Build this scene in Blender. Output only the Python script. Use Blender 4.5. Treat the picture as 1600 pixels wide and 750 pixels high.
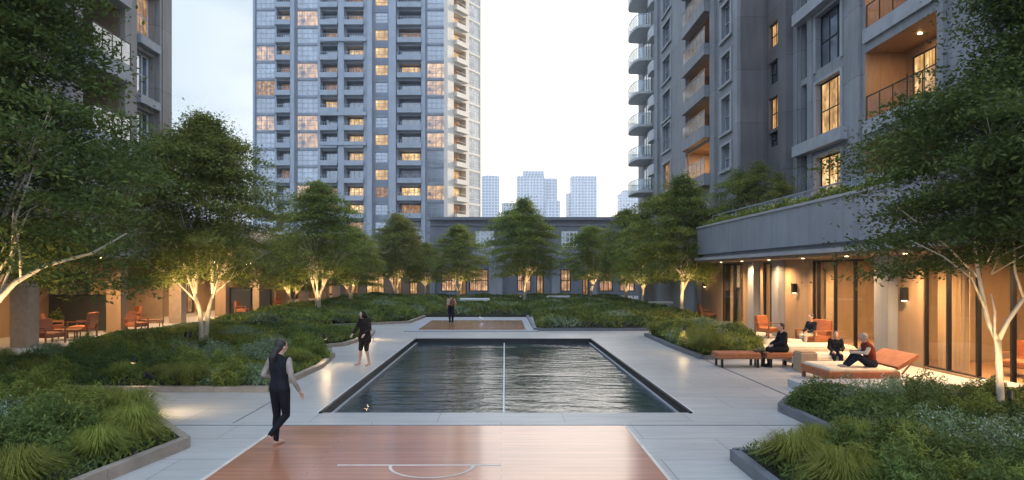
import bpy, math, random
import numpy as np
from mathutils import Vector, Matrix, noise as mnoise
R = math.radians
random.seed(7); RNG = np.random.default_rng(11)
for o in list(bpy.data.objects): bpy.data.objects.remove(o)
scene = bpy.context.scene; COL = scene.collection
# ------------------------------------------------------------------ camera
CH = 2.8; F = 1000.0; HX = 783.0; HY = 426.0
cam = bpy.data.objects.new('camera', bpy.data.cameras.new('camera')); COL.objects.link(cam)
cam.location = (0, 0, CH); cam.rotation_euler = (R(90), 0, 0)
cam.data.sensor_width = 36; cam.data.lens = 22.5
cam.data.shift_x = 17/1600; cam.data.shift_y = 51/1600
cam.data.clip_start = 0.05; cam.data.clip_end = 6000
scene.camera = cam
def G(px, py):
    Y = CH*F/(py-HY); return ((px-HX)/F*Y, Y)
def XP(px, Y): return (px-HX)/F*Y
def ZP(py, Y): return CH-(py-HY)/F*Y
def YP(px, x): return x*F/(px-HX)
# ------------------------------------------------------------------ light
SUN_AZ = R(56); SUN_EL = R(15)
w = bpy.data.worlds.new('World'); scene.world = w; w.use_nodes = True
nt = w.node_tree; N = nt.nodes; L = nt.links; N.clear()
out = N.new('ShaderNodeOutputWorld'); bg = N.new('ShaderNodeBackground'); L.new(bg.outputs[0], out.inputs[0])
def mth(nt, op, a, b=None, clamp=False):
    n = nt.nodes.new('ShaderNodeMath'); n.operation = op; n.use_clamp = clamp
    for i, v in enumerate((a, b)):
        if v is None: continue
        if isinstance(v, (int, float)): n.inputs[i].default_value = v
        else: nt.links.new(v, n.inputs[i])
    return n.outputs[0]
def mixc(nt, fac, a, b, mode='MIX'):
    n = nt.nodes.new('ShaderNodeMix'); n.data_type = 'RGBA'; n.blend_type = mode
    if isinstance(fac, (int, float)): n.inputs[0].default_value = fac
    else: nt.links.new(fac, n.inputs[0])
    for i, v in ((6, a), (7, b)):
        if isinstance(v, (tuple, list)): n.inputs[i].default_value = (v[0], v[1], v[2], 1)
        else: nt.links.new(v, n.inputs[i])
    return n.outputs[2]
def ramp(nt, src, stops):
    n = nt.nodes.new('ShaderNodeValToRGB'); e = n.color_ramp.elements
    while len(e) < len(stops): e.new(0.5)
    for i, (p, c) in enumerate(stops):
        e[i].position = p; e[i].color = (c, c, c, 1) if isinstance(c, (int, float)) else (*c, 1)
    nt.links.new(src, n.inputs[0]); return n.outputs[0]
sky = N.new('ShaderNodeTexSky'); sky.sky_type = 'NISHITA'; sky.sun_disc = False
sky.sun_elevation = SUN_EL; sky.sun_rotation = SUN_AZ; sky.air_density = 1.0; sky.dust_density = 1.5
skyc = mixc(nt, 1.0, sky.outputs[0], (0.085, 0.085, 0.09), 'MULTIPLY')
tc = N.new('ShaderNodeTexCoord')
nrm = N.new('ShaderNodeVectorMath'); nrm.operation = 'NORMALIZE'; L.new(tc.outputs['Generated'], nrm.inputs[0])
dot = N.new('ShaderNodeVectorMath'); dot.operation = 'DOT_PRODUCT'; L.new(nrm.outputs[0], dot.inputs[0])
gd = Vector((math.sin(R(14)), math.cos(R(14)), 0.12)).normalized(); dot.inputs[1].default_value = gd
glow = ramp(nt, dot.outputs['Value'], [(0.0, 0.0), (0.5, 0.0), (0.76, 0.03), (0.86, 0.22), (0.94, 0.62), (0.99, 1.0)])
mp = N.new('ShaderNodeMapping'); mp.inputs['Scale'].default_value = (2.2, 2.2, 6.5); L.new(nrm.outputs[0], mp.inputs[0])
mp.inputs['Location'].default_value = (3.1, 0.4, 1.3)
cn = N.new('ShaderNodeTexNoise'); cn.inputs['Scale'].default_value = 1.1; cn.inputs['Detail'].default_value = 6; cn.inputs['Roughness'].default_value = 0.55
L.new(mp.outputs[0], cn.inputs[0])
cl = ramp(nt, cn.outputs['Fac'], [(0.42, 0.0), (0.58, 1.0)])
sep = N.new('ShaderNodeSeparateXYZ'); L.new(nrm.outputs[0], sep.inputs[0])
hz = ramp(nt, sep.outputs['Z'], [(0.0, 0.9), (0.20, 0.45), (0.6, 0.15)])
base = mixc(nt, 0.8, skyc, (0.36, 0.54, 0.70))
c1 = mixc(nt, mth(nt, 'MULTIPLY', cl, 0.75), base, (0.70, 0.82, 0.90))
c2 = mixc(nt, mth(nt, 'MULTIPLY', hz, 0.35), c1, (0.80, 0.86, 0.88))
c3 = mixc(nt, glow, c2, (2.2, 2.0, 1.72))
# unseen sky overhead and behind the viewer is brightened and blued as added fill
back = ramp(nt, mth(nt, 'ADD', mth(nt, 'MULTIPLY', sep.outputs['Y'], 0.5), 0.5), [(0.30, 1.0), (0.62, 0.0)])
high = ramp(nt, sep.outputs['Z'], [(0.42, 0.0), (0.75, 1.0)])
c4 = mixc(nt, mth(nt, 'MAXIMUM', mth(nt, 'MULTIPLY', back, 0.85), high), c3, (1.16, 1.42, 1.82))
L.new(c4, bg.inputs[0]); bg.inputs[1].default_value = 1.0
sl = bpy.data.lights.new('sun', 'SUN'); sl.energy = 3.0; sl.angle = R(2); sl.color = (1.0, 0.80, 0.58)
sun = bpy.data.objects.new('sun', sl); COL.objects.link(sun)
sd = Vector((math.sin(SUN_AZ)*math.cos(SUN_EL), math.cos(SUN_AZ)*math.cos(SUN_EL), math.sin(SUN_EL)))
sun.rotation_euler = sd.to_track_quat('Z', 'Y').to_euler(); sun.location = (60, 30, 60)
vs = scene.view_settings; vs.view_transform = 'Standard'; vs.look = 'None'; vs.exposure = 0.25; vs.gamma = 1; vs.use_curve_mapping = False
scene.render.engine = 'CYCLES'
cy = scene.cycles; cy.max_bounces = 6; cy.diffuse_bounces = 3; cy.glossy_bounces = 3; cy.transparent_max_bounces = 12; cy.transmission_bounces = 3; cy.volume_bounces = 0
cy.sample_clamp_indirect = 4; cy.use_denoising = True
WARM = (1.0, 0.62, 0.30)
# ------------------------------------------------------------------ mesh helpers
class MB:
    def __init__(s): s.v = []; s.f = []
    def quad(s, *p):
        b = len(s.v); s.v += [tuple(q) for q in p]; s.f.append(tuple(range(b, b+len(p)))); return s
    def box(s, x0, x1, y0, y1, z0, z1):
        b = len(s.v)
        s.v += [(x0,y0,z0),(x1,y0,z0),(x1,y1,z0),(x0,y1,z0),(x0,y0,z1),(x1,y0,z1),(x1,y1,z1),(x0,y1,z1)]
        s.f += [tuple(b+i for i in q) for q in ((0,3,2,1),(4,5,6,7),(0,1,5,4),(1,2,6,5),(2,3,7,6),(3,0,4,7))]; return s
    def bev(s, x0, x1, y0, y1, z0, z1, r=0.02):
        # box with chamfered top edge
        b = len(s.v)
        s.v += [(x0,y0,z0),(x1,y0,z0),(x1,y1,z0),(x0,y1,z0),(x0,y0,z1-r),(x1,y0,z1-r),(x1,y1,z1-r),(x0,y1,z1-r),
                (x0+r,y0+r,z1),(x1-r,y0+r,z1),(x1-r,y1-r,z1),(x0+r,y1-r,z1)]
        s.f += [tuple(b+i for i in q) for q in ((0,3,2,1),(0,1,5,4),(1,2,6,5),(2,3,7,6),(3,0,4,7),(4,5,9,8),(5,6,10,9),(6,7,11,10),(7,4,8,11),(8,9,10,11))]; return s
    def obox(s, c, u, v, wv, hu, hv, hw):
        c = Vector(c); u = Vector(u)*hu; v = Vector(v)*hv; wv = Vector(wv)*hw; b = len(s.v)
        for k in (-1, 1):
            for i, j in ((-1,-1),(1,-1),(1,1),(-1,1)): s.v.append(tuple(c+u*i+v*j+wv*k))
        s.f += [tuple(b+i for i in q) for q in ((0,3,2,1),(4,5,6,7),(0,1,5,4),(1,2,6,5),(2,3,7,6),(3,0,4,7))]; return s
    def bar(s, p, q, wd, ht=None):
        p = Vector(p); q = Vector(q); d = q-p; l = d.length; d.normalize()
        up = Vector((0,0,1)) if abs(d.z) < 0.95 else Vector((0,1,0))
        sd_ = d.cross(up).normalized(); up = sd_.cross(d)
        return s.obox((p+q)/2, d, sd_, up, l/2, wd/2, (ht or wd)/2)
    def prism(s, pts, z0, z1):
        n = len(pts); b = len(s.v)
        s.v += [(p[0],p[1],z0) for p in pts]+[(p[0],p[1],z1) for p in pts]
        s.f.append(tuple(b+i for i in reversed(range(n)))); s.f.append(tuple(b+n+i for i in range(n)))
        for i in range(n): j = (i+1)%n; s.f.append((b+i,b+j,b+n+j,b+n+i))
        return s
    def tube(s, pts, rads, seg=8, cap=True):
        pts = [Vector(p) for p in pts]; n = len(pts); b = len(s.v); ref = Vector((0.31,0.2,0.93)).normalized()
        for i, p in enumerate(pts):
            d = (pts[min(i+1,n-1)]-pts[max(i-1,0)]).normalized()
            r_ = ref if abs(d.dot(ref)) < 0.97 else Vector((1,0,0))
            a = d.cross(r_).normalized(); c = d.cross(a)
            for k in range(seg):
                t = 2*math.pi*k/seg; s.v.append(tuple(p+(a*math.cos(t)+c*math.sin(t))*rads[i]))
        for i in range(n-1):
            for k in range(seg):
                k2 = (k+1)%seg; s.f.append((b+i*seg+k, b+i*seg+k2, b+(i+1)*seg+k2, b+(i+1)*seg+k))
        if cap:
            s.f.append(tuple(b+k for k in reversed(range(seg)))); s.f.append(tuple(b+(n-1)*seg+k for k in range(seg)))
        return s
    def caps(s, p, q, r1, r2, seg=12):
        p = Vector(p); q = Vector(q); d = (q-p)
        if d.length < 1e-5: d = Vector((0,0,1e-4)); q = p+d
        d.normalize(); pts = []; rr = []
        for a in (80, 55, 28): pts.append(p-d*r1*math.sin(R(a))); rr.append(r1*math.cos(R(a)))
        pts += [p, q]; rr += [r1, r2]
        for a in (28, 55, 80): pts.append(q+d*r2*math.sin(R(a))); rr.append(r2*math.cos(R(a)))
        # straight-axis tube
        b = len(s.v); ref = Vector((0,0,1)) if abs(d.z) < 0.9 else Vector((1,0,0))
        a = d.cross(ref).normalized(); c = d.cross(a); n = len(pts)
        for i in range(n):
            for k in range(seg):
                t = 2*math.pi*k/seg; s.v.append(tuple(pts[i]+(a*math.cos(t)+c*math.sin(t))*rr[i]))
        for i in range(n-1):
            for k in range(seg):
                k2 = (k+1)%seg; s.f.append((b+i*seg+k, b+i*seg+k2, b+(i+1)*seg+k2, b+(i+1)*seg+k))
        s.f.append(tuple(b+k for k in reversed(range(seg)))); s.f.append(tuple(b+(n-1)*seg+k for k in range(seg)))
        return s
    def ell(s, c, rx, ry, rz, seg=14, rings=9, rot=None):
        b = len(s.v); c = Vector(c)
        def P(v): v = Vector(v); v = rot @ v if rot else v; return tuple(c+v)
        s.v.append(P((0,0,-rz)))
        for i in range(1, rings):
            t = -math.pi/2+math.pi*i/rings
            for k in range(seg):
                a = 2*math.pi*k/seg; s.v.append(P((rx*math.cos(t)*math.cos(a), ry*math.cos(t)*math.sin(a), rz*math.sin(t))))
        s.v.append(P((0,0,rz))); top = len(s.v)-1
        for k in range(seg): s.f.append((b, b+1+(k+1)%seg, b+1+k)); s.f.append((top, top-seg+k, top-seg+(k+1)%seg))
        for i in range(rings-2):
            for k in range(seg):
                k2 = (k+1)%seg; q = b+1+i*seg; s.f.append((q+k, q+k2, q+seg+k2, q+seg+k))
        return s
    def cyl(s, x, y, z0, z1, r, seg=20): return s.tube([(x,y,z0),(x,y,z1)], [r,r], seg)
    def rotz(s, a, cx, cy_, start=0):
        ca, sa = math.cos(a), math.sin(a)
        s.v[start:] = [(cx+(x-cx)*ca-(y-cy_)*sa, cy_+(x-cx)*sa+(y-cy_)*ca, z) for x, y, z in s.v[start:]]; return s
def wloc(o):
    l = Vector((0,0,0))
    while o is not None: l += o.location; o = o.parent
    return l
def obj(name, mb, m, parent=None, loc=None, smooth=False):
    """one mesh object; coordinates in mb are world coordinates, or local to the parent when parent is rotated later"""
    me = bpy.data.meshes.new(name); base_ = wloc(parent) if parent is not None else Vector(loc or (0,0,0))
    me.from_pydata([(x-base_.x, y-base_.y, z-base_.z) for x, y, z in mb.v], [], mb.f); me.update()
    if smooth: me.polygons.foreach_set('use_smooth', [True]*len(me.polygons))
    if m: me.materials.append(m)
    o = bpy.data.objects.new(name, me); COL.objects.link(o)
    if parent is not None: o.parent = parent
    else: o.location = base_
    return o
def tag(o, label=None, cat=None, group=None, kind=None):
    if label: o['label'] = label
    if cat: o['category'] = cat
    if group: o['group'] = group
    if kind: o['kind'] = kind
    return o
def thing(name, label, cat, loc=(0,0,0), group=None):
    o = bpy.data.objects.new(name, None); COL.objects.link(o); o.location = loc; o.empty_display_size = 0.3
    return tag(o, label, cat, group)
def struct(name, mb, m, label=None): return tag(obj(name, mb, m), label or name.replace('_', ' '), None, None, 'structure')
def kids(o): return [c for c in COL.objects if c.parent == o]
def copy_tree(o, parent=None, ch=None):
    c = o.copy(); COL.objects.link(c)
    if parent is not None: c.parent = parent
    for k in o.children: copy_tree(k, c)
    return c
# ------------------------------------------------------------------ materials
MATS = {}
def newmat(name):
    m = bpy.data.materials.new(name); m.use_nodes = True; MATS[name] = m
    return m, m.node_tree, m.node_tree.nodes['Principled BSDF']
def coords(nt, kind='Object', scale=(1,1,1)):
    t = nt.nodes.new('ShaderNodeTexCoord'); mpn = nt.nodes.new('ShaderNodeMapping'); mpn.inputs['Scale'].default_value = scale
    nt.links.new(t.outputs[kind], mpn.inputs[0]); return mpn.outputs[0]
def noise(nt, vec, scale, detail=4, rough=0.55):
    n = nt.nodes.new('ShaderNodeTexNoise'); n.inputs['Scale'].default_value = scale; n.inputs['Detail'].default_value = detail
    n.inputs['Roughness'].default_value = rough; nt.links.new(vec, n.inputs[0]); return n.outputs['Fac']
def bump(nt, b, h, strength=0.3, dist=0.02, prev=None):
    n = nt.nodes.new('ShaderNodeBump'); n.inputs['Strength'].default_value = strength; n.inputs['Distance'].default_value = dist
    nt.links.new(h, n.inputs['Height'])
    if prev is not None: nt.links.new(prev, n.inputs['Normal'])
    nt.links.new(n.outputs[0], b.inputs['Normal']); return n.outputs[0]
def pm(name, ca, cb=None, scale=3, rough=0.6, metal=0, bmp=0.15, stretch=(1,1,1), spec=0.5, rvar=0.1):
    m, nt, b = newmat(name); cb = cb or tuple(x*0.75 for x in ca)
    v = coords(nt, 'Object', stretch); n = noise(nt, v, scale, 5)
    f = ramp(nt, n, [(0.3, 0.0), (0.7, 1.0)])
    nt.links.new(mixc(nt, f, ca, cb), b.inputs['Base Color'])
    n2 = noise(nt, v, scale*9, 4)
    rr = mth(nt, 'ADD', mth(nt, 'MULTIPLY', n2, rvar*2), rough-rvar); nt.links.new(rr, b.inputs['Roughness'])
    b.inputs['Metallic'].default_value = metal; b.inputs['Specular IOR Level'].default_value = spec
    if bmp: bump(nt, b, n2, bmp, 0.01)
    return m
def wall_mat(name, ca, cb, pw=3.0, ph=1.6, rough=0.6, joint=0.45):
    """concrete / stone cladding panels with joints, coordinates (x+y, z)"""
    m, nt, b = newmat(name)
    v = coords(nt); s = nt.nodes.new('ShaderNodeSeparateXYZ'); nt.links.new(v, s.inputs[0])
    c = nt.nodes.new('ShaderNodeCombineXYZ'); nt.links.new(mth(nt, 'ADD', s.outputs[0], s.outputs[1]), c.inputs[0]); nt.links.new(s.outputs[2], c.inputs[1])
    br = nt.nodes.new('ShaderNodeTexBrick'); br.offset = 0.0; br.inputs['Scale'].default_value = 1
    br.inputs['Brick Width'].default_value = pw; br.inputs['Row Height'].default_value = ph; br.inputs['Mortar Size'].default_value = 0.014
    br.inputs['Mortar Smooth'].default_value = 0.3
    nt.links.new(c.outputs[0], br.inputs[0]); br.inputs['Color1'].default_value = (0.90,0.90,0.90,1); br.inputs['Color2'].default_value = (1.08,1.08,1.08,1)
    br.inputs['Mortar'].default_value = (joint, joint, joint, 1)
    n1 = noise(nt, v, 0.6, 6); n3 = noise(nt, coords(nt, 'Object', (3,3,0.35)), 1.2, 5)
    f = ramp(nt, mth(nt, 'MULTIPLY', mth(nt, 'ADD', n1, n3), 0.5), [(0.38, 0.0), (0.62, 1.0)])
    colr = mixc(nt, f, ca, cb); nt.links.new(mixc(nt, 1.0, colr, br.outputs['Color'], 'MULTIPLY'), b.inputs['Base Color'])
    b.inputs['Roughness'].default_value = rough
    nn = noise(nt, v, 25, 4); p = bump(nt, b, nn, 0.12, 0.01)
    inv = mth(nt, 'SUBTRACT', 1.0, br.outputs['Fac']); bump(nt, b, inv, 0.5, 0.01, p)
    return m
def emis_mat(name, col, strength, var=True, gloss=True, scale=(1.5,1.5,1.0), glassy=None):
    """lit room seen behind a pane: curtains, furniture shapes and uneven lamp light"""
    m, nt, b = newmat(name); b.inputs['Base Color'].default_value = (0.05,0.04,0.03,1); b.inputs['Roughness'].default_value = 0.12 if gloss else 0.6
    b.inputs['Emission Strength'].default_value = strength
    if var:
        n = noise(nt, coords(nt, 'Object', scale), 1.6, 2); n2 = noise(nt, coords(nt, 'Object', (5,5,0.12)), 2.0, 2)
        vo = nt.nodes.new('ShaderNodeTexVoronoi'); vo.distance = 'MANHATTAN'; vo.inputs['Scale'].default_value = 1.6; nt.links.new(coords(nt, 'Object', (1.3,1.3,1.1)), vo.inputs[0])
        sv = nt.nodes.new('ShaderNodeSeparateColor'); nt.links.new(vo.outputs['Color'], sv.inputs[0])
        oi = nt.nodes.new('ShaderNodeObjectInfo')
        f = mth(nt, 'MULTIPLY', ramp(nt, n, [(0.32, 0.25), (0.62, 1.0)]), ramp(nt, n2, [(0.38, 0.45), (0.6, 1.0)]))
        f = mth(nt, 'MULTIPLY', f, mth(nt, 'ADD', mth(nt, 'MULTIPLY', sv.outputs[0], 0.6), 0.5))
        f = mth(nt, 'MULTIPLY', f, mth(nt, 'ADD', mth(nt, 'MULTIPLY', oi.outputs['Random'], 0.6), 0.6), True)
        c = mixc(nt, f, tuple(c*k for c, k in zip(col, (0.14,0.09,0.06))), col)
        fin = mixc(nt, ramp(nt, f, [(0.55,0.0),(1.0,0.4 if glassy else 0.7)]), c, (1.0,0.80,0.52))
        if glassy:
            b.inputs['Base Color'].default_value = (*glassy, 1); b.inputs['IOR'].default_value = 1.9
            fin = mixc(nt, ramp(nt, f, [(0.10,0.0),(0.30,1.0)]), (0.0,0.0,0.0), fin)
        nt.links.new(fin, b.inputs['Emission Color'])
    else: b.inputs['Emission Color'].default_value = (*col, 1)
    return m
M_CONC = wall_mat('concrete_panel', (0.25,0.26,0.28), (0.185,0.195,0.21), 3.0, 2.9)
M_CONC_SHADE = wall_mat('concrete_dark', (0.14,0.135,0.14), (0.105,0.10,0.105), 2.4, 2.9)  # darker copy of the panels: shade put into viewer-facing and recessed walls
M_TRIM = pm('stone_trim', (0.33,0.345,0.37), (0.26,0.27,0.29), 2, 0.55)
M_PALE = pm('pale_render', (0.52,0.53,0.54), (0.44,0.45,0.46), 2, 0.5)
M_LEFT = wall_mat('left_stone', (0.28,0.26,0.245), (0.21,0.195,0.185), 3.0, 3.2)
M_FASC = wall_mat('fascia_panel', (0.26,0.285,0.33), (0.20,0.22,0.255), 3.1, 9.0, 0.45)
M_TOW = wall_mat('tower_cladding', (0.25,0.28,0.325), (0.205,0.23,0.27), 2.0, 3.0)
M_TOWP = pm('tower_pier', (0.31,0.345,0.39), (0.25,0.28,0.32), 0.6, 0.5)
M_CREAM = pm('cream_stone', (0.62,0.56,0.47), (0.52,0.46,0.38), 0.6, 0.55)  # cream bench stone; on the tower wing the sunlit glow is painted in
M_LOW = wall_mat('low_building_render', (0.165,0.175,0.205), (0.13,0.14,0.165), 4.0, 3.0)
M_TAN = wall_mat('tan_plaster', (0.33,0.22,0.13), (0.25,0.165,0.095), 2.75, 3.4, 0.6, 0.7)
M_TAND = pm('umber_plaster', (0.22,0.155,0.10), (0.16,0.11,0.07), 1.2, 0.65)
M_WOODC = pm('timber_lining', (0.34,0.20,0.10), (0.22,0.12,0.055), 2.0, 0.5, stretch=(8,8,0.6))
M_BLACK = pm('black_metal', (0.018,0.018,0.02), (0.028,0.028,0.03), 4, 0.4, 0.6)
M_DARKP = pm('dark_panel', (0.022,0.025,0.022), (0.035,0.038,0.034), 3, 0.5)
M_WHITE = pm('white_paint', (0.72,0.74,0.76), (0.62,0.64,0.66), 2, 0.5)
M_LINE = pm('court_line', (0.66,0.60,0.52), (0.46,0.40,0.34), 3, 0.5)
M_ORANGE = pm('orange_upholstery', (0.36,0.12,0.045), (0.26,0.08,0.028), 8, 0.7, bmp=0.3)
M_TEAK = pm('teak', (0.26,0.115,0.05), (0.17,0.07,0.03), 3, 0.45, stretch=(1,9,9))
M_CUSH = pm('cream_cushion', (0.62,0.52,0.38), (0.52,0.43,0.31), 8, 0.85, bmp=0.3)
M_STONE = pm('tan_stone', (0.33,0.25,0.175), (0.25,0.185,0.125), 5, 0.6, bmp=0.3)
M_KERB = pm('kerb_stone', (0.33,0.27,0.21), (0.22,0.18,0.145), 4, 0.6, bmp=0.3)
M_KERBD = pm('dark_kerb_stone', (0.13,0.14,0.16), (0.09,0.10,0.115), 4, 0.5, bmp=0.3)
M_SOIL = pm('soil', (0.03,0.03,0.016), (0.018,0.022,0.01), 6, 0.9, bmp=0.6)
M_BARK = pm('pale_bark', (0.60,0.52,0.40), (0.40,0.33,0.24), 5, 0.75, bmp=0.5, stretch=(3,3,0.8))
M_SKIN = pm('skin', (0.52,0.31,0.22), (0.46,0.27,0.19), 6, 0.5, bmp=0.05)
M_HAIR = pm('dark_hair', (0.012,0.009,0.008), (0.025,0.018,0.014), 20, 0.5, bmp=0.4, stretch=(4,4,0.5))
M_HAIRG = pm('grey_hair', (0.34,0.30,0.27), (0.24,0.21,0.19), 20, 0.6, bmp=0.4)
def cloth(name, c): return pm(name, c, tuple(x*0.55 for x in c), 9, 0.85, bmp=0.5, spec=0.12)
C_BLACK = cloth('black_cloth', (0.014,0.014,0.017)); C_CHAR = cloth('charcoal_knit', (0.018,0.019,0.024)); C_LIGHT = cloth('pale_grey_cloth', (0.40,0.33,0.28))
C_BROWN = cloth('dark_brown_cloth', (0.035,0.024,0.019)); C_RUST = cloth('rust_cloth', (0.20,0.04,0.022)); C_PINK = cloth('pale_pink_cloth', (0.62,0.42,0.36))
C_CREAM = cloth('cream_cloth', (0.62,0.53,0.42)); C_NAVY = cloth('navy_cloth', (0.015,0.018,0.03)); C_TAN = cloth('tan_leather', (0.22,0.11,0.055))
def glass_mat(name, tint, rough, alpha):
    """architectural glass: part see-through, part mirror"""
    m = bpy.data.materials.new(name); m.use_nodes = True; nt = m.node_tree; nt.nodes.clear(); MATS[name] = m
    o = nt.nodes.new('ShaderNodeOutputMaterial'); g = nt.nodes.new('ShaderNodeBsdfGlossy'); t = nt.nodes.new('ShaderNodeBsdfTransparent'); mx = nt.nodes.new('ShaderNodeMixShader')
    g.inputs['Roughness'].default_value = rough; g.inputs['Color'].default_value = (0.9,0.95,1,1); t.inputs['Color'].default_value = (*tint, 1)
    fr = nt.nodes.new('ShaderNodeLayerWeight'); fr.inputs['Blend'].default_value = 0.5
    f = mth(nt, 'ADD', mth(nt, 'MULTIPLY', mth(nt, 'POWER', fr.outputs['Facing'], 4.0), 0.55), alpha+0.03, True)
    nt.links.new(f, mx.inputs[0]); nt.links.new(t.outputs[0], mx.inputs[1]); nt.links.new(g.outputs[0], mx.inputs[2]); nt.links.new(mx.outputs[0], o.inputs[0]); return m
M_GLASS = glass_mat('clear_glazing', (0.86,0.84,0.80), 0.02, 0.03)
M_BALU = glass_mat('balustrade_glass', (0.62,0.70,0.74), 0.08, 0.22)
def darkglass(name, c, rough, spec=1.0, wav=0.02):
    m, nt, b = newmat(name); v = coords(nt); n = noise(nt, v, 0.9, 2)
    nt.links.new(mixc(nt, ramp(nt, n, [(0.35,0.0),(0.65,1.0)]), c, tuple(x*0.5 for x in c)), b.inputs['Base Color'])
    oi = nt.nodes.new('ShaderNodeObjectInfo'); src = b.inputs['Base Color'].links[0].from_socket
    nt.links.new(mixc(nt, mth(nt, 'MULTIPLY', oi.outputs['Random'], 0.6), src, tuple(x*0.35 for x in c)), b.inputs['Base Color'])
    b.inputs['Roughness'].default_value = rough; b.inputs['Specular IOR Level'].default_value = spec; b.inputs['IOR'].default_value = 1.9
    bump(nt, b, noise(nt, v, 0.7, 1), 0.12, wav); return m
M_RG = darkglass('sky_reflecting_glass', (0.50,0.57,0.66), 0.08)
MATS['sky_reflecting_glass'].node_tree.nodes['Principled BSDF'].inputs['Metallic'].default_value = 0.75
M_DG = darkglass('window_glass', (0.05,0.06,0.075), 0.06)
M_TG = darkglass('tower_glass', (0.36,0.42,0.50), 0.10, 1.0, 0.05)
M_PG = darkglass('pale_tower_glass', (0.62,0.62,0.60), 0.15, 1.0, 0.05)  # wing glass with the sunlit brightness put into its colour
E_WIN = emis_mat('lit_window', (1.0,0.60,0.22), 1.25)
E_WIND = emis_mat('dim_lit_window', (1.0,0.50,0.18), 0.5)
E_WINT = emis_mat('tower_lit_window', (1.0,0.66,0.28), 1.5, True, True, (0.7,0.7,0.6))
E_TG = emis_mat('tower_glass_lit', (1.0,0.55,0.16), 0.95, True, True, (0.55,0.55,0.7), (0.13,0.16,0.20))
E_SHOP = emis_mat('shop_window_light', (1.0,0.56,0.30), 0.9, True, True, (0.9,0.9,0.9))
E_LAMP = emis_mat('lamp_lens', (1.0,0.75,0.42), 14, False)
def curtain_mat():
    m, nt, b = newmat('sheer_curtain'); v = coords(nt, 'Object', (7,7,0.1)); n = noise(nt, v, 2.2, 3)
    nt.links.new(mixc(nt, n, (0.66,0.50,0.32), (0.46,0.33,0.20)), b.inputs['Base Color']); b.inputs['Roughness'].default_value = 0.9; bump(nt, b, n, 0.6, 0.05); return m
M_CURT = curtain_mat()
def leaf_mat(name, ca, cb, cc, trans=0.25):
    m, nt, b = newmat(name)
    g = nt.nodes.new('ShaderNodeNewGeometry'); oi = nt.nodes.new('ShaderNodeObjectInfo')
    v = coords(nt, 'Object'); n = noise(nt, v, 1.1, 3)
    c1 = mixc(nt, g.outputs['Random Per Island'], ca, cb)
    c2 = mixc(nt, ramp(nt, n, [(0.42, 0.0), (0.62, 0.85)]), c1, cc)
    hsv = nt.nodes.new('ShaderNodeHueSaturation'); nt.links.new(c2, hsv.inputs['Color'])
    nt.links.new(mth(nt, 'ADD', mth(nt, 'MULTIPLY', oi.outputs['Random'], 0.35), 0.85), hsv.inputs['Value'])
    nt.links.new(mth(nt, 'ADD', mth(nt, 'MULTIPLY', oi.outputs['Random'], 0.02), 0.49), hsv.inputs['Hue'])
    nt.links.new(hsv.outputs[0], b.inputs['Base Color']); b.inputs['Roughness'].default_value = 0.6; b.inputs['Specular IOR Level'].default_value = 0.15
    tr = nt.nodes.new('ShaderNodeBsdfTranslucent'); nt.links.new(hsv.outputs[0], tr.inputs['Color'])
    mx = nt.nodes.new('ShaderNodeMixShader'); mx.inputs[0].default_value = trans; o = [x for x in nt.nodes if x.type == 'OUTPUT_MATERIAL'][0]
    nt.links.new(b.outputs[0], mx.inputs[1]); nt.links.new(tr.outputs[0], mx.inputs[2]); nt.links.new(mx.outputs[0], o.inputs[0]); return m
L_TREE = leaf_mat('tree_leaf', (0.18,0.22,0.045), (0.31,0.33,0.08), (0.10,0.135,0.035), 0.4)
L_LUSH = leaf_mat('ground_cover_leaf', (0.15,0.19,0.032), (0.26,0.28,0.055), (0.085,0.12,0.028), 0.25)
L_GRASS = leaf_mat('grass_blade', (0.16,0.19,0.03), (0.28,0.28,0.055), (0.10,0.125,0.022), 0.25)
L_GREY = leaf_mat('grey_leaf', (0.15,0.21,0.11), (0.27,0.32,0.18), (0.09,0.14,0.06), 0.2)
L_DARK = leaf_mat('dark_leaf', (0.075,0.11,0.025), (0.13,0.165,0.04), (0.05,0.078,0.02), 0.2)
M_FLW = pm('white_petal', (0.55,0.58,0.52), (0.42,0.46,0.42), 5, 0.7); M_FLB = pm('violet_petal', (0.12,0.11,0.36), (0.08,0.07,0.26), 5, 0.7)
# paving
def paving_mat():
    m, nt, b = newmat('stone_paving'); v = coords(nt)
    br = nt.nodes.new('ShaderNodeTexBrick'); br.offset = 0.5; br.inputs['Scale'].default_value = 1; br.inputs['Brick Width'].default_value = 2.4
    br.inputs['Row Height'].default_value = 1.2; br.inputs['Mortar Size'].default_value = 0.009; br.inputs['Mortar Smooth'].default_value = 0.2
    br.inputs['Color1'].default_value = (0.93,0.93,0.93,1); br.inputs['Color2'].default_value = (1.06,1.06,1.06,1); br.inputs['Mortar'].default_value = (0.48,0.47,0.46,1)
    nt.links.new(v, br.inputs[0])
    n1 = noise(nt, v, 0.45, 6, 0.6); n2 = noise(nt, coords(nt, 'Object', (0.5,6,1)), 1.6, 5)
    f = ramp(nt, mth(nt, 'ADD', mth(nt, 'MULTIPLY', n1, 0.55), mth(nt, 'MULTIPLY', n2, 0.45)), [(0.36, 0.0), (0.64, 1.0)])
    c = mixc(nt, f, (0.43,0.42,0.40), (0.32,0.315,0.305)); nt.links.new(mixc(nt, 1.0, c, br.outputs['Color'], 'MULTIPLY'), b.inputs['Base Color'])
    nt.links.new(mth(nt, 'ADD', mth(nt, 'MULTIPLY', n2, 0.26), 0.24), b.inputs['Roughness'])
    n3 = noise(nt, v, 30, 4); p = bump(nt, b, n3, 0.08, 0.01); bump(nt, b, mth(nt, 'SUBTRACT', 1.0, br.outputs['Fac']), 0.3, 0.006, p); return m
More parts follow.
